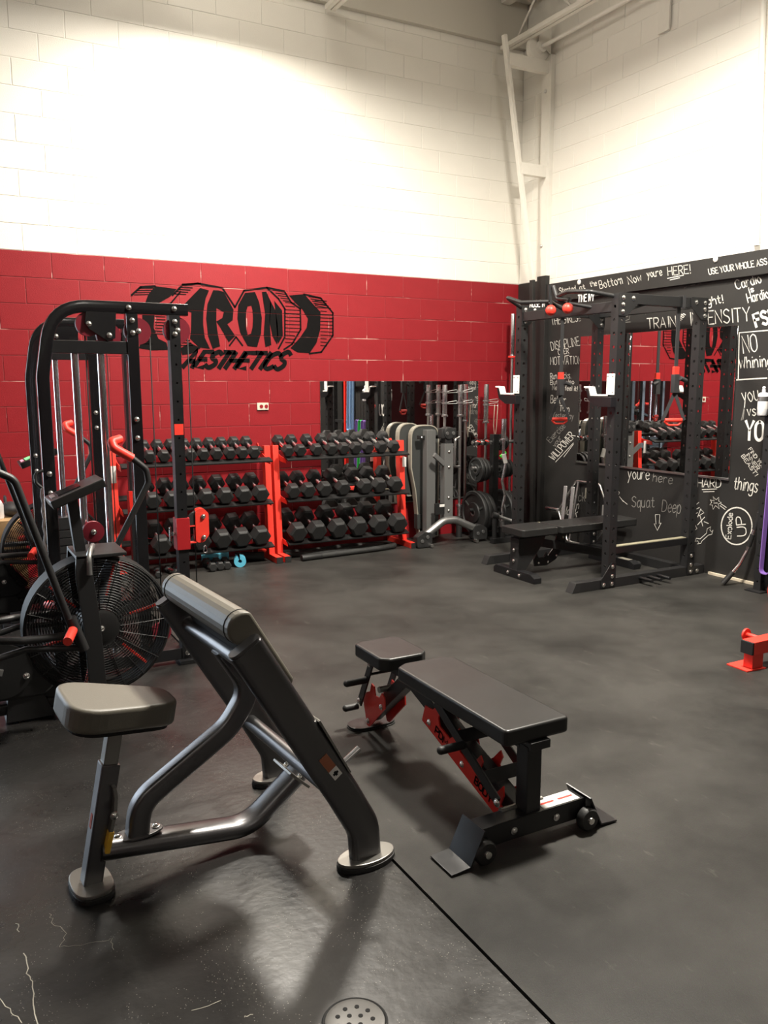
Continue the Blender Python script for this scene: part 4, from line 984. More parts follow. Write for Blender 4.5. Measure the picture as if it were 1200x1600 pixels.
# ------------------------------------------------------------------ plywood box at the left edge
t = thing('plyo_box', 'pale plywood jump box standing against the red wall', 'box', (-5.43, -.42, ZC))
for nm, lo, hi in (('front_panel', (-5.83, -.70, ZC), (-5.06, -.682, .57)), ('back_panel', (-5.83, -.158, ZC), (-5.06, -.14, .57)), ('side_panel', (-5.078, -.682, ZC), (-5.06, -.158, .57)), ('side_panel', (-5.83, -.682, ZC), (-5.812, -.158, .57)), ('top_panel', (-5.83, -.70, .57), (-5.06, -.14, .588))):
    part(nm, MB().box(lo, hi), 'plywood', t, .002)
b = V((-5.245, -.55, .588)); t = thing('jug', 'white plastic jug standing on the plywood box', 'jug', b)
part('body', MB().lathe(b, (0, 0, 1), [(.055, 0), (.06, .01), (.06, .10), (.045, .135), (.018, .15), (.018, .165)], 20), 'glassy_white', t)
part('cap', MB().cyl(b + V((0, 0, .165)), b + V((0, 0, .185)), .021, 14), 'glassy_white', t, .002)
bc = V((-5.135, -.45, .588)); t = thing('duffel_bag', 'black slumped gym bag lying on the plywood box', 'bag', bc)
part('body', MB().sphere(bc + V((0, 0, .055)), .075, (1.0, 1.5, .73), 18, 12), 'strap', t)
part('handle', MB().tube(fillet([bc + V((-.03, -.07, .10)), bc + V((-.03, -.05, .15)), bc + V((-.03, .05, .15)), bc + V((-.03, .07, .10))], .03, 4), .008, 8), 'strap', t)

# ------------------------------------------------------------------ dumbbell racks and dumbbells
SH = [(.985, .058), (.63, .074), (.262, .093)]        # height of the near head centre, head radius
TILT = math.radians(19)
def dd_rack(x0, x1, label):
    t = thing('dumbbell_rack', label, 'rack', ((x0 + x1) / 2, -.30, 0))
    for x, s in ((x0, -1), (x1, 1)):
        pt = MB().bar((x, -.30, .05), (x, -.235, 1.03), .055, .075, (0, 1, 0))
        u_ = part('upright', pt, 'red_bright', t, .004)
        part('floor_foot', MB().box((x - .028, -.52, 0), (x + .028, -.03, .055)), 'red_bright', t, .003)
        for y in (-.521, -.029): part('foot_cap', MB().box((x - .029, y - .004, .001), (x + .029, y + .004, .056)), 'rubber', t, .002)
        for z, r in SH:
            zz = z - r * .8
            g = part('shelf_ear', MB().prism([V((x - s * .030, -.24 + a, zz + b)) for a, b in ((-.20, -.06), (-.06, -.05), (.13, .02), (.16, .10), (.12, .11), (.06, .045), (-.06, .0), (-.19, -.02))], (-s * .006, 0, 0)), 'red_bright', t, .001)
            bolt(t, (x - s * .038, -.36, zz - .025), (-s, 0, 0), .010)
    for z, r in SH:
        c = V((0, -.325, z + .045 - r * 1.06 - .006))
        for off in (-.118, .118):
            a = c + V((0, off, off * math.tan(TILT)))
            part('shelf_rail', MB().bar(a + V((x0 + .03, 0, 0)), a + V((x1 - .03, 0, 0)), .085, .012, (0, -math.sin(TILT), math.cos(TILT))), 'matte_black', t, .001)
    return t
r1 = dd_rack(-4.33, -2.985, 'three-tier dumbbell rack with red frame standing behind the cable machine')
r2 = dd_rack(-2.905, -1.60, 'three-tier dumbbell rack with red frame standing partly in front of the mirror')
part('sticker', MB().box((-1.628, -.352, .78), (-1.590, -.3445, .92)), 'label_white', r2)
part('sticker', MB().box((-4.360, -.345, .78), (-4.320, -.3395, .92)), 'label_white', r1)

def hexhead(r, L, name='head'):
    """hex prism along local +X from 0 to L with chamfered ends"""
    mb = MB(); prof = [(.72 * r, 0), (r * .97, .12 * L), (r, .2 * L), (r, .8 * L), (r * .96, .9 * L), (.78 * r, L)]
    vs = []
    for q, h in prof:
        for k in range(6): a = PI / 6 + k * PI / 3 + PI / 6; vs.append((h, q * math.cos(a) / .94, q * math.sin(a) / .94))
    fs = []
    for i in range(len(prof) - 1):
        for k in range(6): fs.append((i * 6 + k, i * 6 + (k + 1) % 6, i * 6 + 6 + (k + 1) % 6, i * 6 + 6 + k))
    fs += [list(range(6))[::-1], list(range(len(prof) * 6 - 6, len(prof) * 6))]
    mb.add(vs, fs); me = mb.mesh(name, .003, 2, angle=20); me.materials.append(MAT['rubber']); return me
_db = {}
def dumbbell(loc, r, label, group, rotz=PI / 2, tilt=TILT, jitter=True):
    key = round(r, 4)
    if key not in _db:
        hl = r * 1.42; gl = min(.088, .06 + r * .4)
        hm = hexhead(r, hl)
        hd = MB().lathe((0, 0, 0), (1, 0, 0), [(.017, -gl), (.0145, -gl + .012), (.018, 0), (.0145, gl - .012), (.017, gl)], 14).mesh('handle'); hd.materials.append(MAT['chrome'])
        _db[key] = (hm, hd, gl)
    hm, hd, gl = _db[key]
    t = thing('dumbbell', label, 'dumbbell', loc, 0, group)
    t.rotation_euler = (random.uniform(-.05, .05) if jitter else 0, -tilt, rotz + (random.uniform(-.025, .025) if jitter else 0))
    for s in (1, -1):
        h = bpy.data.objects.new('head', hm); COL.objects.link(h); h.parent = t; h.location = (s * (gl - .004), 0, 0)
        if s < 0: h.rotation_euler = (0, 0, PI)
    h = bpy.data.objects.new('handle', hd); COL.objects.link(h); h.parent = t
    return t
rows = [
 (0, [-4.18, -4.065, -3.95, -3.838, -3.725, -3.615, -3.503, -3.391, -3.278, -3.167], .052, 'top shelf of the rack behind the cable machine'),
 (1, [-4.06, -3.90, -3.76, -3.61, -3.445, -3.28, -3.125], .070, 'middle shelf of the rack behind the cable machine'),
 (2, [-4.01, -3.835, -3.67, -3.49, -3.311, -3.14], .081, 'bottom shelf of the rack behind the cable machine'),
 (0, [-2.858, -2.735, -2.579, -2.433, -2.31, -2.186, -2.059, -1.917, -1.779], .0555, 'top shelf of the rack in front of the mirror'),
 (1, [-2.823, -2.674, -2.509, -2.327, -2.10, -1.945, -1.772], .069, 'middle shelf of the rack in front of the mirror'),
 (2, [-2.793, -2.600, -2.391, -2.178, -1.960, -1.751], .088, 'bottom shelf of the rack in front of the mirror')]
for si, xs, r, where in rows:
    z = SH[si][0]
    for i, x in enumerate(xs):
        rr = r * (.96 + .06 * i / len(xs))
        dumbbell((x + .0, -.325, z + .045), rr, 'black hex dumbbell on the ' + where, 'dumbbells on the ' + where)
# small weights on the floor under the rack
for x, y, r in ((-4.05, -.47, .030), (-3.93, -.47, .031), (-3.86, -.45, .033), (-3.60, -.44, .040), (-3.52, -.43, .038), (-3.45, -.43, .036)):
    dumbbell((x, y, r * 1.0), r, 'small black dumbbell lying on the floor under the dumbbell rack', 'small dumbbells under the rack', PI / 2 + random.uniform(-.3, .3), 0)
# blue barbell pad with slit, and a dark foam tube
def slit_pad(loc, r, L, m, name, label, slit=.5, a0=PI / 2 - .25, axis=(.3, 1, 0)):
    c = V(loc); a, b, d = basis(axis); n = 22; t = thing(name, label, 'foam pad', c)
    outer = []; inner = []
    for k in range(n + 1):
        an = a0 + slit / 2 + (2 * PI - slit) * k / n
        outer.append(c + a * (r * math.cos(an)) + b * (r * math.sin(an)) + V((0, 0, r))); inner.append(c + a * (r * .32 * math.cos(an)) + b * (r * .32 * math.sin(an)) + V((0, 0, r)))
    mb = MB()
    for k in range(n): mb.prism([outer[k], outer[k + 1], inner[k + 1], inner[k]], d * L)
    part('foam', mb, m, t); return t
slit_pad((-3.345, -.50, 0), .052, .10, 'blue_foam', 'slit_foam_pad', 'bright blue foam barbell pad with a slit, end facing the room')
slit_pad((-3.36, -.24, 0), .05, .24, 'blue_foam', 'slit_foam_pad', 'bright blue foam roller lying behind the slit barbell pad', axis=(-.9, .3, 0), slit=.05)
slit_pad((-3.06, -.33, 0), .040, .26, 'rubber', 'slit_foam_pad', 'black foam barbell pad lying under the dumbbell rack', axis=(-.9, .35, 0))
# battle rope
def wavy(pts): return fillet([V(p) for p in pts], .12, 6)
t = thing('battle_rope', 'thick black battle rope lying on the floor under the racks', 'rope', (-2.4, -.45, 0))
part('rope_strand', MB().tube(wavy([(-2.84, -.20, .028), (-2.6, -.28, .028), (-2.2, -.22, .028), (-1.85, -.30, .028), (-1.72, -.42, .028), (-1.95, -.47, .028), (-2.35, -.50, .028), (-2.78, -.53, .028)]), .026, 10), 'rope', t)
part('rope_strand', MB().tube(wavy([(-2.84, -.30, .026), (-2.70, -.36, .026), (-2.45, -.38, .026), (-2.1, -.36, .026), (-1.85, -.36, .026)]), .025, 10), 'rope', t)
part('rope_sleeve', MB().cyl((-2.78, -.53, .028), (-2.58, -.517, .028), .029, 14), 'rubber', t, .003)

# ------------------------------------------------------------------ wall socket
c = py(410, 635, 0); t = thing('wall_socket', 'small beige double socket plate on the red block wall', 'socket', c)
part('plate', MB().box((c.x - .055, -.016, c.z - .033), (c.x + .055, -.001, c.z + .033)), 'outlet', t, .003)
for s in (-1, 1): part('outlet', MB().cyl((c.x + s * .024 + .008, -.019, c.z), (c.x + s * .024 + .008, -.012, c.z), .017, 16), 'red_paint', t)

# ------------------------------------------------------------------ floor drain and worn lines in the paint
dc = V((-4.80, -5.625, ZC)); t = thing('floor_drain', 'round metal floor drain cover with a ring of holes in the painted concrete', 'drain', dc)
part('cover', MB().lathe(dc, (0, 0, 1), [(.075, -.002), (.075, .003), (.066, .0045), (0, .005)], 40), 'drain_metal', t)
for n_, rad in ((9, .045), (4, .020)):
    for k in range(n_):
        a = 2 * PI * k / n_ + .3; h = dc + V((rad * math.cos(a), rad * math.sin(a), .0))
        part('drain_hole_shade', MB().cyl(h + V((0, 0, .003)), h + V((0, 0, .0057)), .0062, 10), 'gap_shade', t)  # black plug on the cover, its colour stands in for the shade inside
part('rim', MB().lathe(dc, (0, 0, 1), [(.076, .0), (.080, .0025), (.084, .0)], 40), 'groove', t)
def crack(pts, wdt=.004):
    mb = MB(); q = []
    for a, b in zip(pts[:-1], pts[1:]):
        A, B = pz(*a, ZC + .0006), pz(*b, ZC + .0006)
        for k in range(4): q.append(A.lerp(B, k / 4) + V((random.uniform(-.005, .005), random.uniform(-.005, .005), 0)))
    q.append(pz(*pts[-1], ZC + .0006)); ribbon(mb, q, wdt, V((0, 0, 1))); part('paint_crack', mb, 'crack', fc)
crack([(38, 1488), (43, 1522), (50, 1535), (55, 1570), (59, 1600)], .0028); crack([(27, 1441), (30, 1456)], .003)
crack([(78, 1428), (82, 1440), (103, 1458), (95, 1478), (120, 1478), (160, 1470), (175, 1467), (178, 1484)], .0014)
crack([(0, 1560), (20, 1582), (34, 1598)], .002); crack([(300, 1578), (345, 1563)], .0015); crack([(380, 1590), (395, 1585)], .002)

# ------------------------------------------------------------------ power rack
def power_rack():
    XF, XR, YN, YF, ZT = -1.06, -.19, -2.58, -1.43, 2.235
    t = thing('power_rack', 'black perforated steel power rack bolted together beside the chalk wall', 'rack', (-.63, -2.0, 0))
    def P(name, mb, m='satin_black', par=None, bevel=.003, seg=2, **k): return part(name, mb, m, par or t, bevel, seg, **k)
    H = .0375
    for X in (XF, XR):
        for Y in (YN, YF): P('upright', perforated(MB(), (X, Y), .075, .075, ZT, .0985, .0125, 'xy'), bevel=0)
    for Y in (YN, YF):
        x0 = -1.43 if Y == YN else -1.40
        P('base_beam', MB().prism([V((x0 - .02, Y - H, 0)), V((-.02, Y - H, 0)), V((-.02, Y - H, .075)), V((x0 + .015, Y - H, .075))], (0, 2 * H, 0)))
        P('beam_cap', MB().prism([V((x0 - .024, Y - H - .002, 0)), V((x0 + .06, Y - H - .002, 0)), V((x0 + .06, Y - H - .002, .077)), V((x0 + .012, Y - H - .002, .077))], (0, 2 * H + .004, 0)), 'rubber')
        P('top_side_beam', MB().box((XF + H, Y - H, ZT - .075), (XR - H, Y + H, ZT)))
        P('safety_rail', MB().box((XF + H, Y - .03, .265), (XR - H, Y + .03, .318)), 'black_metal')
        P('rail_top_strip', MB().box((XF + H + .01, Y - .026, .318), (XR - H - .01, Y + .026, .324)), 'olive', bevel=.001)  # olive strip along the top face of the rail
        for X, s in ((XF, 1), (XR, -1)):
            for sy in (-1,):
                y = Y + sy * (H + .003)
                P('corner_plate', MB().box((min(X - s * H, X + s * .16), y - .003, ZT - .15), (max(X - s * H, X + s * .16), y + .003, ZT + .005)) if 0 else MB().prism([V((X - s * H, y, ZT - .165)), V((X + s * H, y, ZT - .165)), V((X + s * .155, y, ZT - .07)), V((X + s * .155, y, ZT + .004)), V((X - s * H, y, ZT + .004))], (0, -.005, 0)), bevel=.001)
                for dx, dz in ((0, -.035), (0, -.135), (.10, -.035), (0, -.085)): bolt(t, (X + s * dx, y - .005, ZT + dz), (0, -1, 0), .013)
                xo = -s
                P('base_gusset', MB().prism([V((X + H, y, .01)), V((X + H, y, .20)), V((X - .005, y, .205)), V((X - H, y, .19)) if X == XR else V((X - .01, y, .20)), V((X - H, y, .075)) if X == XR else V((X - .115, y, .075)), V((X - H, y, .01)) if X == XR else V((X - .115, y, .01))], (0, -.005, 0)), 'black_metal', bevel=.001)
                for dx, dz in ((0, .17), (0, .095), (0, .035), (-.085 if X == XF else .075, .035)): bolt(t, (X + dx, y - .005, dz), (0, -1, 0), .013)
    # cross members
    P('rear_cross_beam', MB().box((XR - H, YF - H, .075 - .075), (XR + H, YN + H, .075)))
    P('rear_cross_beam', MB().box((XR - .03, YN + H, ZT - .07), (XR + .03, YF - H, ZT)))
    fcb = P('front_cross_beam', MB().box((XF - .03, YN + H, ZT - .13), (XF + .03, YF - H, ZT - .055)))
    # multi-grip pull-up bars over the front
    P('pull_up_bar', MB().cyl((XF - .30, YN, ZT + .02), (XF - .30, YF, ZT + .02), .016, 12) if 0 else MB().tube(fillet([V((XF - .02, YF - .02, ZT - .02)), V((XF - .22, YF - .06, ZT + .06)), V((XF - .22, YF - .26, ZT + .0)), V((XF - .16, -1.98, ZT - .015))], .05, 5), .016, 10), bevel=0)
    P('pull_up_bar', MB().tube(fillet([V((XF - .02, YN + .02, ZT - .02)), V((XF - .20, YN + .10, ZT + .015)), V((XF - .20, YN + .34, ZT + .035)), V((XF - .16, -2.08, ZT + .02))], .05, 5), .016, 10), bevel=0)
    P('pull_up_bar', MB().tube(fillet([V((XF, -2.02, ZT - .09)), V((XF - .16, -1.99, ZT - .02)), V((XF - .17, -1.99, ZT + .11))], .04, 5), .016, 10), bevel=0)
    P('pull_up_bar', MB().tube(fillet([V((XF - .16, -2.02, ZT + .10)), V((XF - .16, -2.07, ZT + .0)), V((XF - .16, -2.22, ZT - .02))], .03, 5), .016, 10), bevel=0)
    P('pull_up_brace', MB().cyl((XF - .16, -1.99, ZT - .02), (XF, -1.75, ZT - .09), .014, 10).cyl((XF - .16, -2.07, ZT - .02), (XF, -2.35, ZT - .09), .014, 10), bevel=0)
    for y in (-2.005, -2.205):
        g = P('globe_grip', MB().sphere((XF - .165, y, ZT - .085), .042, (1, 1, 1), 18, 12), 'red_bright', bevel=0)
        P('grip_stem', MB().cyl((XF - .165, y, ZT - .045), (XF - .165, y, ZT - .005), .011, 10), 'satin_black', g, 0)
    P('side_brace', MB().bar((XF + .02, YN + .0, ZT - .14), (XF + .40, YN + .0, ZT - .03), .03, .012), bevel=.001)
    for txt, a, b_, h in (('ROSE IV', (828, 480), (852, 479), 6), ('TIME IVY', (903, 472), (928, 469.5), 6)):
        st, wd = layout(txt, .9, .05); A = px(*a, XF - .031); B = px(*b_, XF - .031); ex = (B - A) / wd; mb = MB()
        for s in st: ribbon(mb, [A + ex * x + V((0, 0, .052 * y / 6)) for x, y in s], .009, V((-1, 0, 0)))
        P('lettering', mb, 'label_white', fcb, 0)
    # J-cups with white liners
    for Y in (YN, YF):
        y1 = Y + .03
        j = P('j_cup', MB().prism([V((XF - H - .006, y1 + a, b)) for a, b in ((-.09, 1.40), (.06, 1.40), (.155, 1.445), (.185, 1.535), (.165, 1.535), (.135, 1.475), (.02, 1.475), (-.09, 1.475))], (-.055, 0, 0)), 'black_metal', bevel=.002)
        P('cup_liner', MB().sweep([V((XF - H - .034, y1 + .205, 1.548)), V((XF - H - .034, y1 + .15, 1.545)), V((XF - H - .034, y1 + .125, 1.487)), V((XF - H - .034, y1 + .0, 1.487))], .058, .012, (1, 0, 0)), 'plate_white', j, .001)
        P('cup_back_liner', MB().box((XF - H - .012, y1 - .065, 1.49), (XF - H - .004, y1 + .015, 1.648)), 'plate_white', j, .002)
        for dy, dz in ((-.05, 1.51), (-.0, 1.51), (-.05, 1.63), (-.0, 1.63)): bolt(j, (XF - H - .012, y1 + dy, dz), (-1, 0, 0), .005, 'steel')
    # band pegs on the near base beam
    for x in (-.755, -.66, -.56): P('band_peg', MB().cyl((x, YN - H, .045), (x - .0, YN - H - .13, .045), .0145, 12), 'black_metal', bevel=.002)
    # plate storage stubs and white liners on the rear upright
    P('strap_tab', MB().box((-.24, YF + .03, .50), (-.14, YF + .042, .60)), 'taupe_light')
power_rack()

# suspension straps with red handles
def straps(top, zh, label, dirv):
    x, y, zt = top; t = thing('suspension_strap', label, 'strap', (x, y, zh)); d = V(dirv).normalized()
    part('anchor_loop', MB().sweep([V((x, y - .05, zt - .08)), V((x, y - .05, zt + .008)), V((x, y + .05, zt + .008)), V((x, y + .05, zt - .08))], .03, .004, (1, 0, 0), closed=True), 'strap', t)
    part('strap', MB().box((x - .018, y - .003, zh + .38), (x + .018, y + .003, zt - .08)), 'strap', t)
    part('red_tab', MB().box((x - .027, y - .012, zh + .355), (x + .027, y + .012, zh + .42)), 'red_bright', t, .004)
    part('cam_buckle', MB().box((x - .028, y - .02, zh + .215), (x + .028, y + .02, zh + .36)).cyl((x + .02, y - .03, zh + .33), (x + .085, y - .03, zh + .31), .018, 10), 'strap', t, .003)
    c = V((x, y, zh + .22))
    for s in (-1, 1):
        part('webbing', MB().bar(c, V((x, y, zh)) + d * (s * .085), .006, .026, d), 'strap', t)
    part('grip', MB().cyl(V((x, y, zh)) - d * .068, V((x, y, zh)) + d * .068, .017, 14), 'red_bright', t, .003)
    part('foot_cradle', MB().tube(fillet([V((x, y, zh)) - d * .07 + V((0, 0, -.008)), V((x, y, zh)) - d * .04 + V((0, 0, -.04)), V((x, y, zh)) + d * .04 + V((0, 0, -.04)), V((x, y, zh)) + d * .07 + V((0, 0, -.008))], .03, 4), .009, 8), 'red_bright', t)
a = py(1060, 500, -2.58); straps((a.x, -2.58, 2.235), 1.285, 'suspension strap with red handle hanging before the wide mirror panel', (.85, -.5, 0))
a = py(879, 500, -1.43); straps((a.x, -1.43, 2.235), 1.255, 'suspension strap with red handle hanging before the DISCIPLINE lettering', (.85, -.5, 0))

# bench inside the rack
def rack_bench():
    t = thing('flat_bench', 'black padded adjustable bench standing inside the power rack', 'bench', (-.95, -1.96, 0))
    def P(name, mb, m='satin_black', par=None, bevel=.003, seg=2, **k): return part(name, mb, m, par or t, bevel, seg, **k)
    def rc(x0, x1, y0, y1, z0, h, r=.03): return MB().prism(fillet([V((x0, y0, z0)), V((x1, y0, z0)), V((x1, y1, z0)), V((x0, y1, z0))], r, 4, closed=True), (0, 0, h))
    P('seat_pad', rc(-1.53, -1.16, -2.11, -1.81, .355, .06), 'vinyl_black', bevel=.008, seg=3, angle=40)
    P('back_pad', rc(-1.13, -.28, -2.11, -1.81, .352, .06), 'vinyl_black', bevel=.008, seg=3, angle=40)
    P('seat_frame', MB().box((-1.48, -2.0, .325), (-1.17, -1.92, .355)))
    P('back_frame', MB().box((-1.12, -2.0, .32), (-.32, -1.92, .352)))
    P('front_leg', MB().prism([V((a, -2.015, b)) for a, b in ((-1.50, .33), (-1.22, .33), (-1.27, .24), (-1.42, .065), (-1.51, .065), (-1.50, .15))], (0, .11, 0)))
    P('front_foot', MB().prism([V((-1.515, -2.24, 0)), V((-1.515, -1.70, 0)), V((-1.515, -1.70, .045)), V((-1.515, -1.73, .068)), V((-1.515, -2.19, .068)), V((-1.515, -2.24, .045))], (.075, 0, 0)), 'black_metal')
    for y in (-2.05, -1.90): bolt(t, (-1.516, y, .035), (-1, 0, 0), .012)
    for z in (.14, .23): bolt(t, (-1.505, -1.96, z), (-1, 0, 0), .012)
    P('spine', MB().bar((-1.24, -1.96, .27), (-.42, -1.96, .085), .06, .07))
    P('rear_foot', MB().prism([V((-.44, -2.24, 0)), V((-.44, -1.68, 0)), V((-.44, -1.68, .045)), V((-.44, -1.71, .068)), V((-.44, -2.19, .068)), V((-.44, -2.24, .045))], (.075, 0, 0)), 'black_metal')
    P('label', MB().box((-.43, -2.16, .068), (-.375, -2.04, .0695)), 'taupe_light', bevel=0)
    P('ladder_arc', MB().prism([V((a, -1.93, b)) for a, b in ((-1.02, .33), (-.92, .33), (-.94, .22), (-1.03, .10), (-1.13, .055), (-1.26, .06), (-1.27, .12), (-1.24, .17), (-1.22, .13), (-1.16, .13), (-1.14, .17), (-1.12, .14), (-1.06, .20))], (0, .012, 0)), 'black_metal', bevel=.001)
    for a, b in ((-1.22, .085), (-1.12, .085), (-1.03, .13), (-.98, .20), (-.96, .28)): bolt(t, (a, -1.932, b), (0, -1, 0), .008)
    P('wheel', MB().lathe((-.36, -2.16, .03), (1, 0, 0), [(.01, -.012), (.028, -.012), (.028, .012), (.01, .012)], 16) if 0 else MB().cyl((-.365, -2.20, .03), (-.34, -2.20, .03), .03, 16), 'rubber')
rack_bench()

# hex trap bar leaning on the chalk wall
def trap_bar():
    t = thing('hex_trap_bar', 'steel hex trap bar leaning on its side against the chalk wall', 'barbell', (-.25, -1.2, 0))
    def W(y, z): return V((-.125 + .10 * z / .65, y, z))
    ring = [W(-.83, .30), W(-1.03, .62), W(-1.36, .62), W(-1.58, .30), W(-1.36, .02), W(-1.03, .02)]
    part('hex_frame', MB().tube(fillet(ring, .05, 5, closed=True), .012, 10, closed=True), 'steel', t)
    for y in (-1.06, -1.33): part('grip_handle', MB().cyl(W(y, .02), W(y, .62), .012, 10), 'steel', t)
    for s, y in ((1, -.83), (-1, -1.58)): part('sleeve', MB().cyl(W(y, .30), W(y + s * .18, .30), .025, 16), 'chrome', t, .003)
    for y, zt in ((-.93, .56), (-1.04, .56), (-1.50, .44)):
        part('raised_handle', MB().bar(W(y - .02, .20) + V((-.03, 0, 0)), W(y + .01, zt) + V((-.03, 0, 0)), .035, .016), 'steel', t, .003)
trap_bar()

# ------------------------------------------------------------------ plate tree, plates and upright bars in the corner
t = thing('plate_tree', 'black weight plate tree with three tiers of pegs in the corner', 'plate rack', (-.52, -.32, 0))
part('post', MB().box((-.555, -.355, .05), (-.485, -.285, 1.06)), 'satin_black', t, .004)
part('base_beam', MB().box((-.80, -.355, 0), (-.20, -.285, .055)), 'satin_black', t, .004)
part('base_beam', MB().box((-.555, -.62, 0), (-.485, -.355, .055)), 'satin_black', t, .004)
for z, L in ((.29, .30), (.72, .28), (.98, .28)):
    for s in (-1, 1): part('peg', MB().cyl((-.52 + s * .03, -.32, z), (-.52 + s * L, -.32, z), .018, 14), 'steel' if z > .3 else 'satin_black', t, .002)
def plate(x, z, r, th, label, s=-1):
    t = thing('weight_plate', label, 'weight plate', (x, -.32, z), 0, 'plates on the tree')
    prof = [(.027, -th / 2), (r * .45, -th / 2), (r * .48, -th * .22), (r * .80, -th * .22), (r * .84, -th / 2), (r * .97, -th / 2), (r, -th * .3), (r, th * .3), (r * .97, th / 2), (r * .84, th / 2), (r * .8, th * .22), (r * .48, th * .22), (r * .45, th / 2), (.027, th / 2)]
    part('disc', MB().lathe((x, -.32, z), (1, 0, 0), prof, 40, closed=True), 'rubber', t)
    part('hub_ring', MB().lathe((x, -.32, z), (1, 0, 0), [(.026, -th / 2 - .002), (.036, -th / 2 - .002), (.036, th / 2 + .002), (.026, th / 2 + .002)], 20, closed=True), 'grey_silver', t)
    for k in range(3):
        a = 2 * PI * k / 3 + .6; part('grip_rib', MB().bar(V((x - th * .3, -.32 + r * .5 * math.cos(a), z + r * .5 * math.sin(a))), V((x - th * .3, -.32 + r * .8 * math.cos(a), z + r * .8 * math.sin(a))), .008, .02), 'grey_cloth', t, .002)
for k, (x, r) in enumerate(((-.755, .228), (-.70, .222), (-.64, .205))): plate(x, .29 - .03, r, .045, ['large black bumper plate with grip slots, outermost on the low peg of the tree', 'large black bumper plate second on the low peg of the tree', 'black plate nearest the post on the low peg of the tree'][k])
for k, (x, r) in enumerate(((-.42, .225), (-.36, .205))): plate(x, .29 - .03, r, .045, ['large black bumper plate between the tree post and the zigzag bar, low peg', 'black bumper plate behind the zigzag curl bar on the low peg'][k])
for k, (x, r) in enumerate(((-.735, .130), (-.69, .125), (-.645, .115))): plate(x, .70, r, .034, ['black spoked plate, outermost on the middle peg of the tree', 'black plate second on the middle peg of the tree', 'black plate nearest the post on the middle peg of the tree'][k])
for k, (x, r) in enumerate(((-.43, .10), (-.385, .095), (-.34, .09))): plate(x, .70, r, .034, ['small black plate between tree post and curl bar, middle peg', 'small black plate second past the post on the middle peg', 'small black plate at the wall-side end of the middle peg'][k])
for k, (x, r) in enumerate(((-.44, .085), (-.40, .075))): plate(x, .975, r, .026, ['small black plate next to the post on the top peg', 'smallest black plate at the end of the top peg'][k])
# spring clips on the top peg
for k in range(6):
    x = -.785 + k * .035; t = thing('spring_clip', 'black and steel spring collar clip hung on the top peg of the plate tree', 'clip', (x, -.32, .98), 0, 'spring clips on the top peg')
    part('coil', MB().lathe((x, -.32, .98), (1, 0, 0), [(.024 + .006 * math.cos(a), .010 * math.sin(a)) for a in [2 * PI * q / 6 for q in range(6)]], 16, closed=True), 'steel' if k % 2 else 'rubber', t)
    part('tab', MB().cyl((x, -.33, 1.0), (x + .012, -.38, 1.02 - .03 * (k % 3)), .007, 8), 'red_bright' if k in (1, 4) else 'rubber', t)
solo('clip_tab', MB().bar((-.50, -.40, .83), (-.43, -.40, .875), .02, .03), 'green_clip', 'bright green plastic clip hanging under the top peg of the plate tree', 'clip', None, .006, (-.47, -.40, .85))

def bar_up(x, y, zt, label, sl=.42, z0=0.0, low=True, lean=0.0, holder=True):
    t = thing('barbell', label, 'barbell', (x, y, 0)); P0 = V((x, y, z0)); P1 = V((x + lean, y, zt)); d = (P1 - P0).normalized()
    part('shaft', MB().cyl(P0 + d * (sl if low else 0), P1 - d * sl, .0145, 14), 'steel', t)
    part('sleeve', MB().cyl(P1 - d * sl, P1, .025, 18), 'chrome', t, .002)
    part('collar', MB().cyl(P1 - d * (sl + .02), P1 - d * sl, .035, 18), 'chrome', t, .002)
    if low:
        part('sleeve', MB().cyl(P0 + V((0, 0, .003)), P0 + d * sl, .025, 18), 'chrome', t, .002)
        part('collar', MB().cyl(P0 + d * sl, P0 + d * (sl + .02), .035, 18), 'chrome', t, .002)
    return t
def clip(bar, x, y, z, ang, m='steel'):
    d = V((math.cos(ang), -.3, math.sin(ang) * .3)).normalized()
    part('collar_clip', MB().lathe((x, y, z), (0, 0, 1), [(.028, -.008), (.034, -.008), (.034, .008), (.028, .008)], 16, closed=True).tube(fillet([V((x, y, z)) + d * .03 + V((0, 0, .008)), V((x, y, z)) + d * .13 + V((0, 0, .02)), V((x, y, z)) + d * .13 + V((0, 0, -.01)), V((x, y, z)) + d * .03 + V((0, 0, -.008))], .012, 4, closed=True), .0035, 6, closed=True), m, bar)
b1 = bar_up(-1.035, -.17, 1.565, 'chrome barbell standing upright behind the grey stored bench', .30, .18, False); clip(b1, -1.035, -.17, 1.49, .2); clip(b1, -1.035, -.17, 1.38, .2)
b2 = bar_up(-.88, -.22, 1.565, 'chrome multi-grip barbell with a square side loop standing upright by the mirror', .30, .02, True); clip(b2, -.88, -.22, 1.49, .5); clip(b2, -.88, -.22, 1.385, .3)
part('side_loop', MB().tube(fillet([V((-.88, -.22, 1.035)), V((-.955, -.25, 1.02)), V((-.965, -.25, .74)), V((-.88, -.22, .735))], .03, 5), .012, 10), 'steel', b2)
part('rubber_boot', MB().cyl((-.88, -.22, .0), (-.88, -.22, .22), .032, 16), 'rubber', b2)
b3 = bar_up(-.545, -.20, 1.57, 'chrome barbell standing upright behind the plate tree post', .38, .06, False); clip(b3, -.545, -.20, 1.40, 0); clip(b3, -.545, -.20, 1.36, 0)
part('hung_cord', MB().tube([V((-.48, -.26, 1.36)), V((-.49, -.26, 1.15)), V((-.47, -.26, 1.0)), V((-.45, -.26, 1.15)), V((-.44, -.26, 1.35))], .004, 6), 'wood_strip', b3)
t = thing('curl_bar', 'chrome zigzag curl bar standing upright in front of the plate tree', 'barbell', (-.33, -.40, 0))
X, Y = -.675, -.685
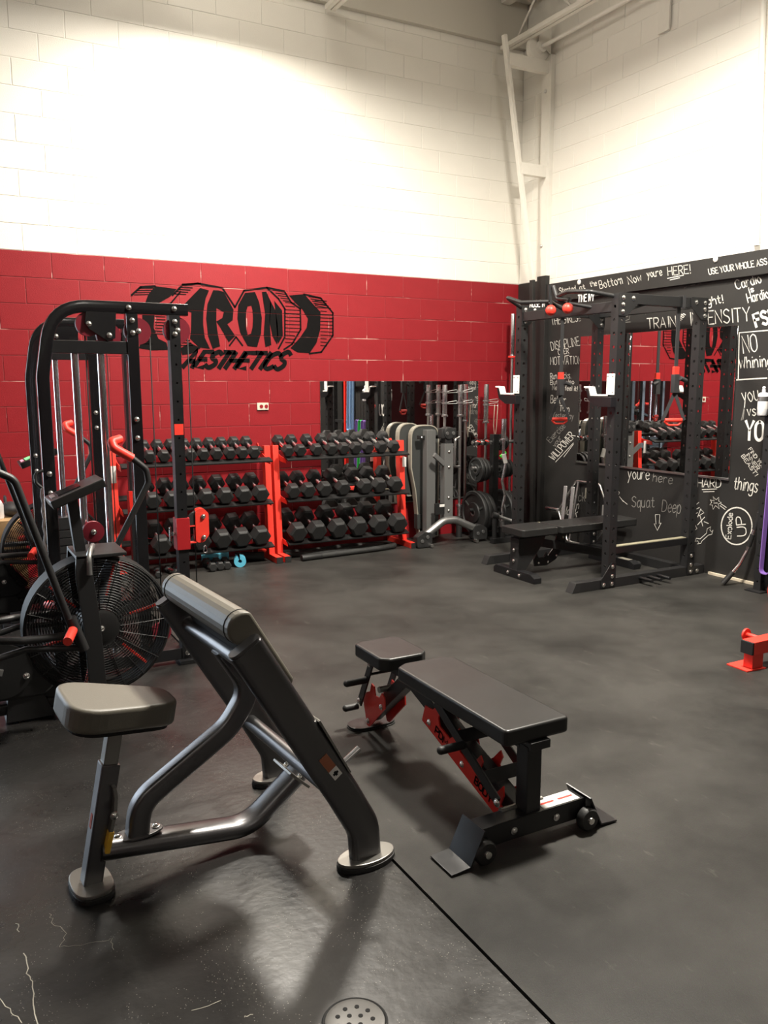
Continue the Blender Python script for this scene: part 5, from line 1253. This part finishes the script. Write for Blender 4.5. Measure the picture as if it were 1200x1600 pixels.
part('sleeve', MB().cyl((X, Y, 1.04), (X, Y, 1.235), .025, 18), 'chrome', t, .002); part('collar', MB().cyl((X, Y, 1.02), (X, Y, 1.04), .036, 18), 'chrome', t, .002)
zz = [V((X, Y, 1.02)), V((X, Y, .90)), V((X + .03, Y, .80)), V((X - .01, Y, .62)), V((X + .03, Y, .48)), V((X - .0, Y, .36)), V((X, Y, .24))]
part('shaft', MB().tube(fillet(zz, .04, 4), .0145, 12), 'chrome', t)
part('grip', MB().tube([zz[2], zz[2].lerp(zz[1], .9)], .021, 12), 'plate_white', t)
part('collar', MB().cyl((X, Y, .22), (X, Y, .24), .036, 18), 'chrome', t, .002); part('sleeve', MB().cyl((X, Y, .055), (X, Y, .22), .025, 18), 'grey_silver', t, .002)
b5 = bar_up(-.225, -.20, 2.29, 'long chrome barbell with a red ring standing upright in the corner', .42, .0, True)
part('red_ring', MB().cyl((-.225, -.20, 1.845), (-.225, -.20, 1.86), .042, 18), 'red_bright', b5)
# low bar holder in front of the tree
t = thing('bar_holder', 'black low floor stand with upright tubes in front of the plate tree', 'stand', (-.5, -.56, 0))
part('base', MB().box((-.80, -.72, 0), (-.24, -.65, .055)), 'satin_black', t, .004)
for x in (-.66, -.56): bolt(t, (x + .1, -.721, .028), (0, -1, 0), .012)
part('tube', MB().cyl((-.765, -.685, .05), (-.765, -.685, .27), .025, 16), 'satin_black', t); part('tube', MB().lathe((-.675, -.685, .05), (0, 0, 1), [(.027, .005), (.034, .005), (.034, .11), (.027, .11)], 16, closed=True), 'satin_black', t)
part('lever', MB().cyl((-.76, -.69, .28), (-.45, -.80, .17), .017, 12), 'grey_silver', t); part('pivot', MB().lathe((-.76, -.69, .28), (.9, -.35, -.3), [(.0, -.03), (.034, -.03), (.034, .03), (0, .03)], 16), 'satin_black', t)

# ------------------------------------------------------------------ grey bench stored on end
def stored_bench():
    t = thing('stored_bench', 'grey adjustable bench stored upright on its end against the mirror wall', 'bench', (-1.25, -.42, 0))
    def P(name, mb, m='grey_paint', par=None, bevel=.003, seg=2, **k): return part(name, mb, m, par or t, bevel, seg, **k)
    def padshape(x0, x1, z0, z1, y, n):
        w = x1 - x0
        o = [V((x0 + .10, y, z0)), V((x1, y, z0)), V((x1, y, z1)), V((x0, y, z1)), V((x0 - .0, y, z1 - .42)), V((x0 + .05, y, z1 - .65))]
        return fillet(o, [.01, .01, .12, .12, .2, .2], 6, closed=True)
    for x0, x1, z0, z1, y in ((-1.555, -1.31, .46, 1.185, -.14), (-1.465, -1.15, .04, 1.165, -.235)):
        o = padshape(x0, x1, z0, z1, y, 0)
        p_ = P('pad', MB().prism(o, (0, .05, 0)), 'grey_cloth', bevel=.006, seg=2, angle=40)
        P('piping', MB().sweep([q + V((0, .025, 0)) for q in o], .064, .012, (0, 1, 0), closed=True), 'taupe_light', p_, .002)
    P('pad_cover', MB().box((-1.40, -.25, .13), (-1.15, -.18, .28)), 'grey_cloth')
    P('spine', MB().box((-1.385, -.40, .06), (-1.285, -.32, 1.13)), 'grey_paint')
    P('hinge', MB().box((-1.44, -.36, 1.04), (-1.20, -.30, 1.075)), 'matte_black'); bolt(t, (-1.42, -.361, 1.058), (0, -1, 0), .010)
    P('post', MB().box((-1.255, -.52, .23), (-1.155, -.44, 1.0)), 'grey_paint')
    for z in (.34, .47, .77, .92): bolt(t, (-1.205, -.521, z), (0, -1, 0), .012)
    P('top_cap', MB().box((-1.245, -.515, .985), (-1.165, -.445, 1.07)).cyl((-1.205, -.53, 1.10), (-1.205, -.42, 1.10), .062, 22).box((-1.29, -.52, 1.05), (-1.12, -.44, 1.15)), 'rubber', bevel=.012)
    for x in (-1.235, -1.165): P('cap_boss', MB().cyl((x, -.537, 1.10), (x, -.528, 1.10), .018, 14), 'grey_silver')
    P('strut', MB().bar((-1.375, -.515, .90), (-1.25, -.50, .80), .03, .045), 'grey_paint')
    P('latch_box', MB().box((-1.36, -.52, .31), (-1.25, -.50, .42)), 'matte_black'); P('label', MB().box((-1.31, -.523, .385), (-1.255, -.519, .41)), 'label_white', bevel=0)
    arc = fillet([V((-1.50, -.52, .10)), V((-1.26, -.52, .245)), V((-1.13, -.52, .245)), V((-.86, -.52, .125))], .14, 7)
    P('arched_foot', MB().tube(arc, .038, 16), 'grey_silver', bevel=0)
    for x, z, s in ((-1.50, .085, 1), (-.845, .105, -1)):
        P('foot_cap', MB().prism(fillet([V((x - .085, -.56, z - .08)), V((x + .085, -.56, z - .08)), V((x + .085, -.56, z + .03 + (.03 if s > 0 else 0))), V((x + .0, -.56, z + .075)), V((x - .085, -.56, z + .03 + (0 if s > 0 else .03)))], .03, 4, closed=True), (0, .08, 0)), 'rubber', bevel=.006)
        for dx, dz in ((-.03, -.015), (.03, .012 * s + .01)): P('cap_boss', MB().cyl((x + dx, -.568, z + dz), (x + dx, -.56, z + dz), .018, 14), 'grey_silver')
        P('wheel_bolt', MB().cyl((x + .065 * (1 if s > 0 else -1), -.60, .022), (x + .065 * (1 if s > 0 else -1), -.55, .022), .019, 12), 'bolt')
stored_bench()

# ------------------------------------------------------------------ overhead door hardware in the corner
Yt = -.43
t = thing('door_track', 'white painted overhead door track leaning out from the corner jamb', 'track', (-.10, Yt, 0))
tp = [V((-.135, Yt, 2.42)), V((-.165, Yt, 2.61)), V((-.57, Yt, 4.84))]
part('upper_track', MB().bar(tp[1], tp[2], .05, .036, (1, 0, 0)), 'trim_white', t, .004)
part('lower_track', MB().bar(V((-.075, Yt, .0)), tp[1], .05, .036, (1, 0, 0)), 'black_wall', t, .004)
for z, x in ((4.63, -.53), (3.66, -.355)):
    part('bracket', MB().bar((x, Yt - .03, z), (-.01, Yt - .03, z + .0), .006, .11), 'trim_white', t, .002)
    part('bracket_flange', MB().bar((x, Yt - .0, z - .052), (-.01, Yt, z - .052), .06, .006), 'trim_white', t, .002)
for z in (4.42, 3.62, 2.95): bolt(t, (-.051, -.42, z), (-1, 0, 0), .014, 'steel')
t = thing('torsion_shaft', 'white painted door shaft with cable drum below the roof joist', 'shaft', (-.14, -.4, 4.75))
part('shaft', MB().cyl((-.16, -.36, 4.79), (-.16, -6.0, 4.79), .018, 12), 'trim_white', t)
part('drum', MB().lathe((-.16, -.43, 4.79), (0, 1, 0), [(.02, -.07), (.05, -.07), (.055, -.03), (.12, -.02), (.125, 0), (.125, .03), (.11, .05), (.02, .05)], 30), 'trim_white', t)
part('bearing_plate', MB().prism([V((-.052, -.49, 4.74)), V((-.052, -.49, 4.98)), V((-.18, -.48, 4.92)), V((-.20, -.48, 4.82))], (0, .006, 0)), 'trim_white', t, .001)
part('spring_anchor', MB().box((-.03, -1.96, 4.46), (-.01, -1.84, 5.1)), 'trim_white', t, .003)
c = px(1186, 0, -.06); d = px(1196, 160, -.06)
t = thing('wall_conduit', 'white painted conduit pipe running down the white upper wall', 'pipe', (-.06, c.y, 3.6))
part('pipe', MB().cyl((-.045, c.y, 4.95), (-.045, c.y - .10, 2.60), .022, 14), 'trim_white', t); part('clip', MB().box((-.05, d.y - .12, 3.74), (-.002, d.y - .02, 3.765)), 'steel', t)
for u_, v_ in ((1118, 405), (905, 441)):
    q = px(u_, v_, -.045); solo('paint_hook', MB().sphere(q, .022, (.7, 1, 1.2), 12, 8), 'plate_white', 'small white blob of filler on the top edge of the black header board', 'hook', 'filler blobs on the header board', 0, q)

# ------------------------------------------------------------------ band station at the right edge
t = thing('band_station', 'black upright storage station with hanging bands beside the chalk wall', 'rack', (-.14, -3.6, 0))
for y in (-3.24, -4.35): part('upright', perforated(MB(), (-.14, y), .06, .012, 2.15, .1, .010, 'xy'), 'satin_black', t); part('base_plate', MB().box((-.22, y - .07, 0), (-.06, y + .07, .012)), 'satin_black', t, .002)
part('top_beam', MB().box((-.165, -4.35, 2.15), (-.115, -3.21, 2.20)), 'satin_black', t, .003)
part('low_beam', MB().box((-.16, -4.32, 1.0), (-.12, -3.27, 1.04)), 'satin_black', t, .003)
part('red_pole', MB().box((-.165, -3.99, .012), (-.115, -3.94, 2.15)), 'red_metal', t, .003)
part('middle_beam', MB().box((-.16, -4.32, 1.66), (-.12, -3.27, 1.70)), 'satin_black', t, .003)
for k, (y, m_) in enumerate(((-3.33, 'purple_band'), (-3.42, 'green_band'), (-3.52, 'purple_band'), (-3.66, 'blue_band'), (-3.76, 'blue_band'))):
    lab = ['wide purple resistance band hanging beside the bent bar', 'green resistance band hanging between two purple bands', 'purple resistance band hanging past the green one', 'pale blue resistance band hanging past the purple bands', 'pale blue resistance band hanging at the far end of the row'][k]
    zt, zb = (1.06, .16) if k < 3 else (2.22, .9); wdt = .045 if k < 3 else .03
    o_ = fillet([V((-.20, y - .04, zb)), V((-.20, y + .04, zb)), V((-.175, y + .035, zt)), V((-.175, y - .035, zt))], .035, 6, closed=True)
    solo('resistance_band', MB().sweep(o_, wdt, .006, (1, 0, 0), closed=True), m_, lab, 'band', 'resistance bands', 0, (-.19, y, zb))
q = V((-.205, -3.215, 0)); t = thing('spray_bottle', 'white bottle with grey printed label fixed to the black upright', 'bottle', (q.x, q.y, 1.335))
part('body', MB().lathe((q.x, q.y, 1.335), (0, 0, 1), [(.030, 0), (.037, .008), (.037, .155), (.028, .168), (.012, .172), (.012, .195)], 20), 'glassy_white', t)
part('label', MB().lathe((q.x, q.y, 1.335), (0, 0, 1), [(.0375, .05), (.0378, .055), (.0378, .10), (.0375, .105)], 20, closed=False), 'label_white', t); part('label_band', MB().lathe((q.x, q.y, 1.335), (0, 0, 1), [(.0379, .108), (.0382, .112), (.0382, .138), (.0379, .142)], 20), 'grey_silver', t)
part('holder', MB().box((-.20, -3.24, 1.325), (-.168, -3.19, 1.335)).box((-.178, -3.24, 1.325), (-.170, -3.19, 1.46)), 'satin_black', t)
part('bead', MB().sphere((q.x, q.y - .0, 1.54), .012), 'glassy_white', t)
part('strap_pin', MB().cyl((q.x, q.y, 1.525), (q.x, q.y, 1.53), .01, 8), 'glassy_white', t)
c = V((-.24, -3.50, 0)); t = thing('kettlebell', 'bright red kettlebell standing on the floor under the hanging bands', 'kettlebell', c)
part('body', MB().lathe(c, (0, 0, 1), [(.06, 0), (.085, .012), (.095, .06), (.09, .11), (.06, .145), (.0, .155)], 24), 'red_bright', t)
part('handle', MB().tube(fillet([c + V((0, -.05, .13)), c + V((0, -.065, .22)), c + V((0, .065, .22)), c + V((0, .05, .13))], .04, 5), .015, 10), 'red_bright', t)
# bent bar leaning on the wall
t = thing('bent_bar', 'steel bent handle bar with black grips leaning between chalk wall and floor', 'bar', (-.22, -3.0, 0))
bp = [V((-.235, -2.985, .016)), V((-.135, -3.045, .165)), V((-.09, -3.075, .28)), V((-.06, -3.125, .52)), V((-.035, -3.155, .74))]
part('shaft', MB().tube(fillet(bp, .05, 5), .014, 12), 'chrome', t)
part('grip', MB().tube([bp[0], bp[0].lerp(bp[1], .62)], .021, 12), 'rubber', t); part('grip', MB().tube([bp[2].lerp(bp[3], .15), bp[2].lerp(bp[3], .55)], .019, 12), 'rubber', t); part('grip', MB().tube([bp[2].lerp(bp[3], .72), bp[3].lerp(bp[4], .3)], .019, 12), 'rubber', t)

# ------------------------------------------------------------------ red bench frame cut by the right edge
t = thing('red_bench', 'bright red steel bench frame with black end cap standing on rubber floor', 'bench', (-1.2, -4.38, 0))
part('main_tube', MB().box((-1.735, -4.415, .09), (-.60, -4.335, .165)), 'red_bright', t, .003)
part('end_cap', MB().box((-1.748, -4.414, .092), (-1.733, -4.336, .163)), 'rubber', t, .003)
part('leg', MB().box((-1.728, -4.405, .008), (-1.64, -4.345, .09)), 'red_bright', t, .003); part('leg', MB().box((-.72, -4.405, .008), (-.64, -4.345, .09)), 'red_bright', t, .003)
part('foot_plate', MB().prism([V((-1.77, -4.27, 0)), V((-1.775, -4.41, 0)), V((-1.63, -4.42, 0)), V((-1.63, -4.27, 0))], (0, 0, .008)), 'red_bright', t, .001)
part('foot_plate', MB().box((-.78, -4.52, 0), (-.58, -4.23, .008)), 'red_bright', t, .001)
part('band_peg', MB().cyl((-1.60, -4.335, .15), (-1.60, -4.26, .15), .013, 12).cyl((-1.60, -4.262, .15), (-1.60, -4.25, .15), .035, 20), 'red_bright', t, .002)
part('post', MB().box((-.70, -4.40, .165), (-.64, -4.35, .36)), 'red_bright', t, .003); part('post', MB().box((-1.30, -4.40, .165), (-1.24, -4.35, .36)), 'red_bright', t, .003)
part('pad', MB().prism(fillet([V((-1.38, -4.51, .36)), V((-.50, -4.51, .36)), V((-.50, -4.24, .36)), V((-1.38, -4.24, .36))], .03, 4, closed=True), (0, 0, .06)), 'vinyl_black', t, .01, 3)
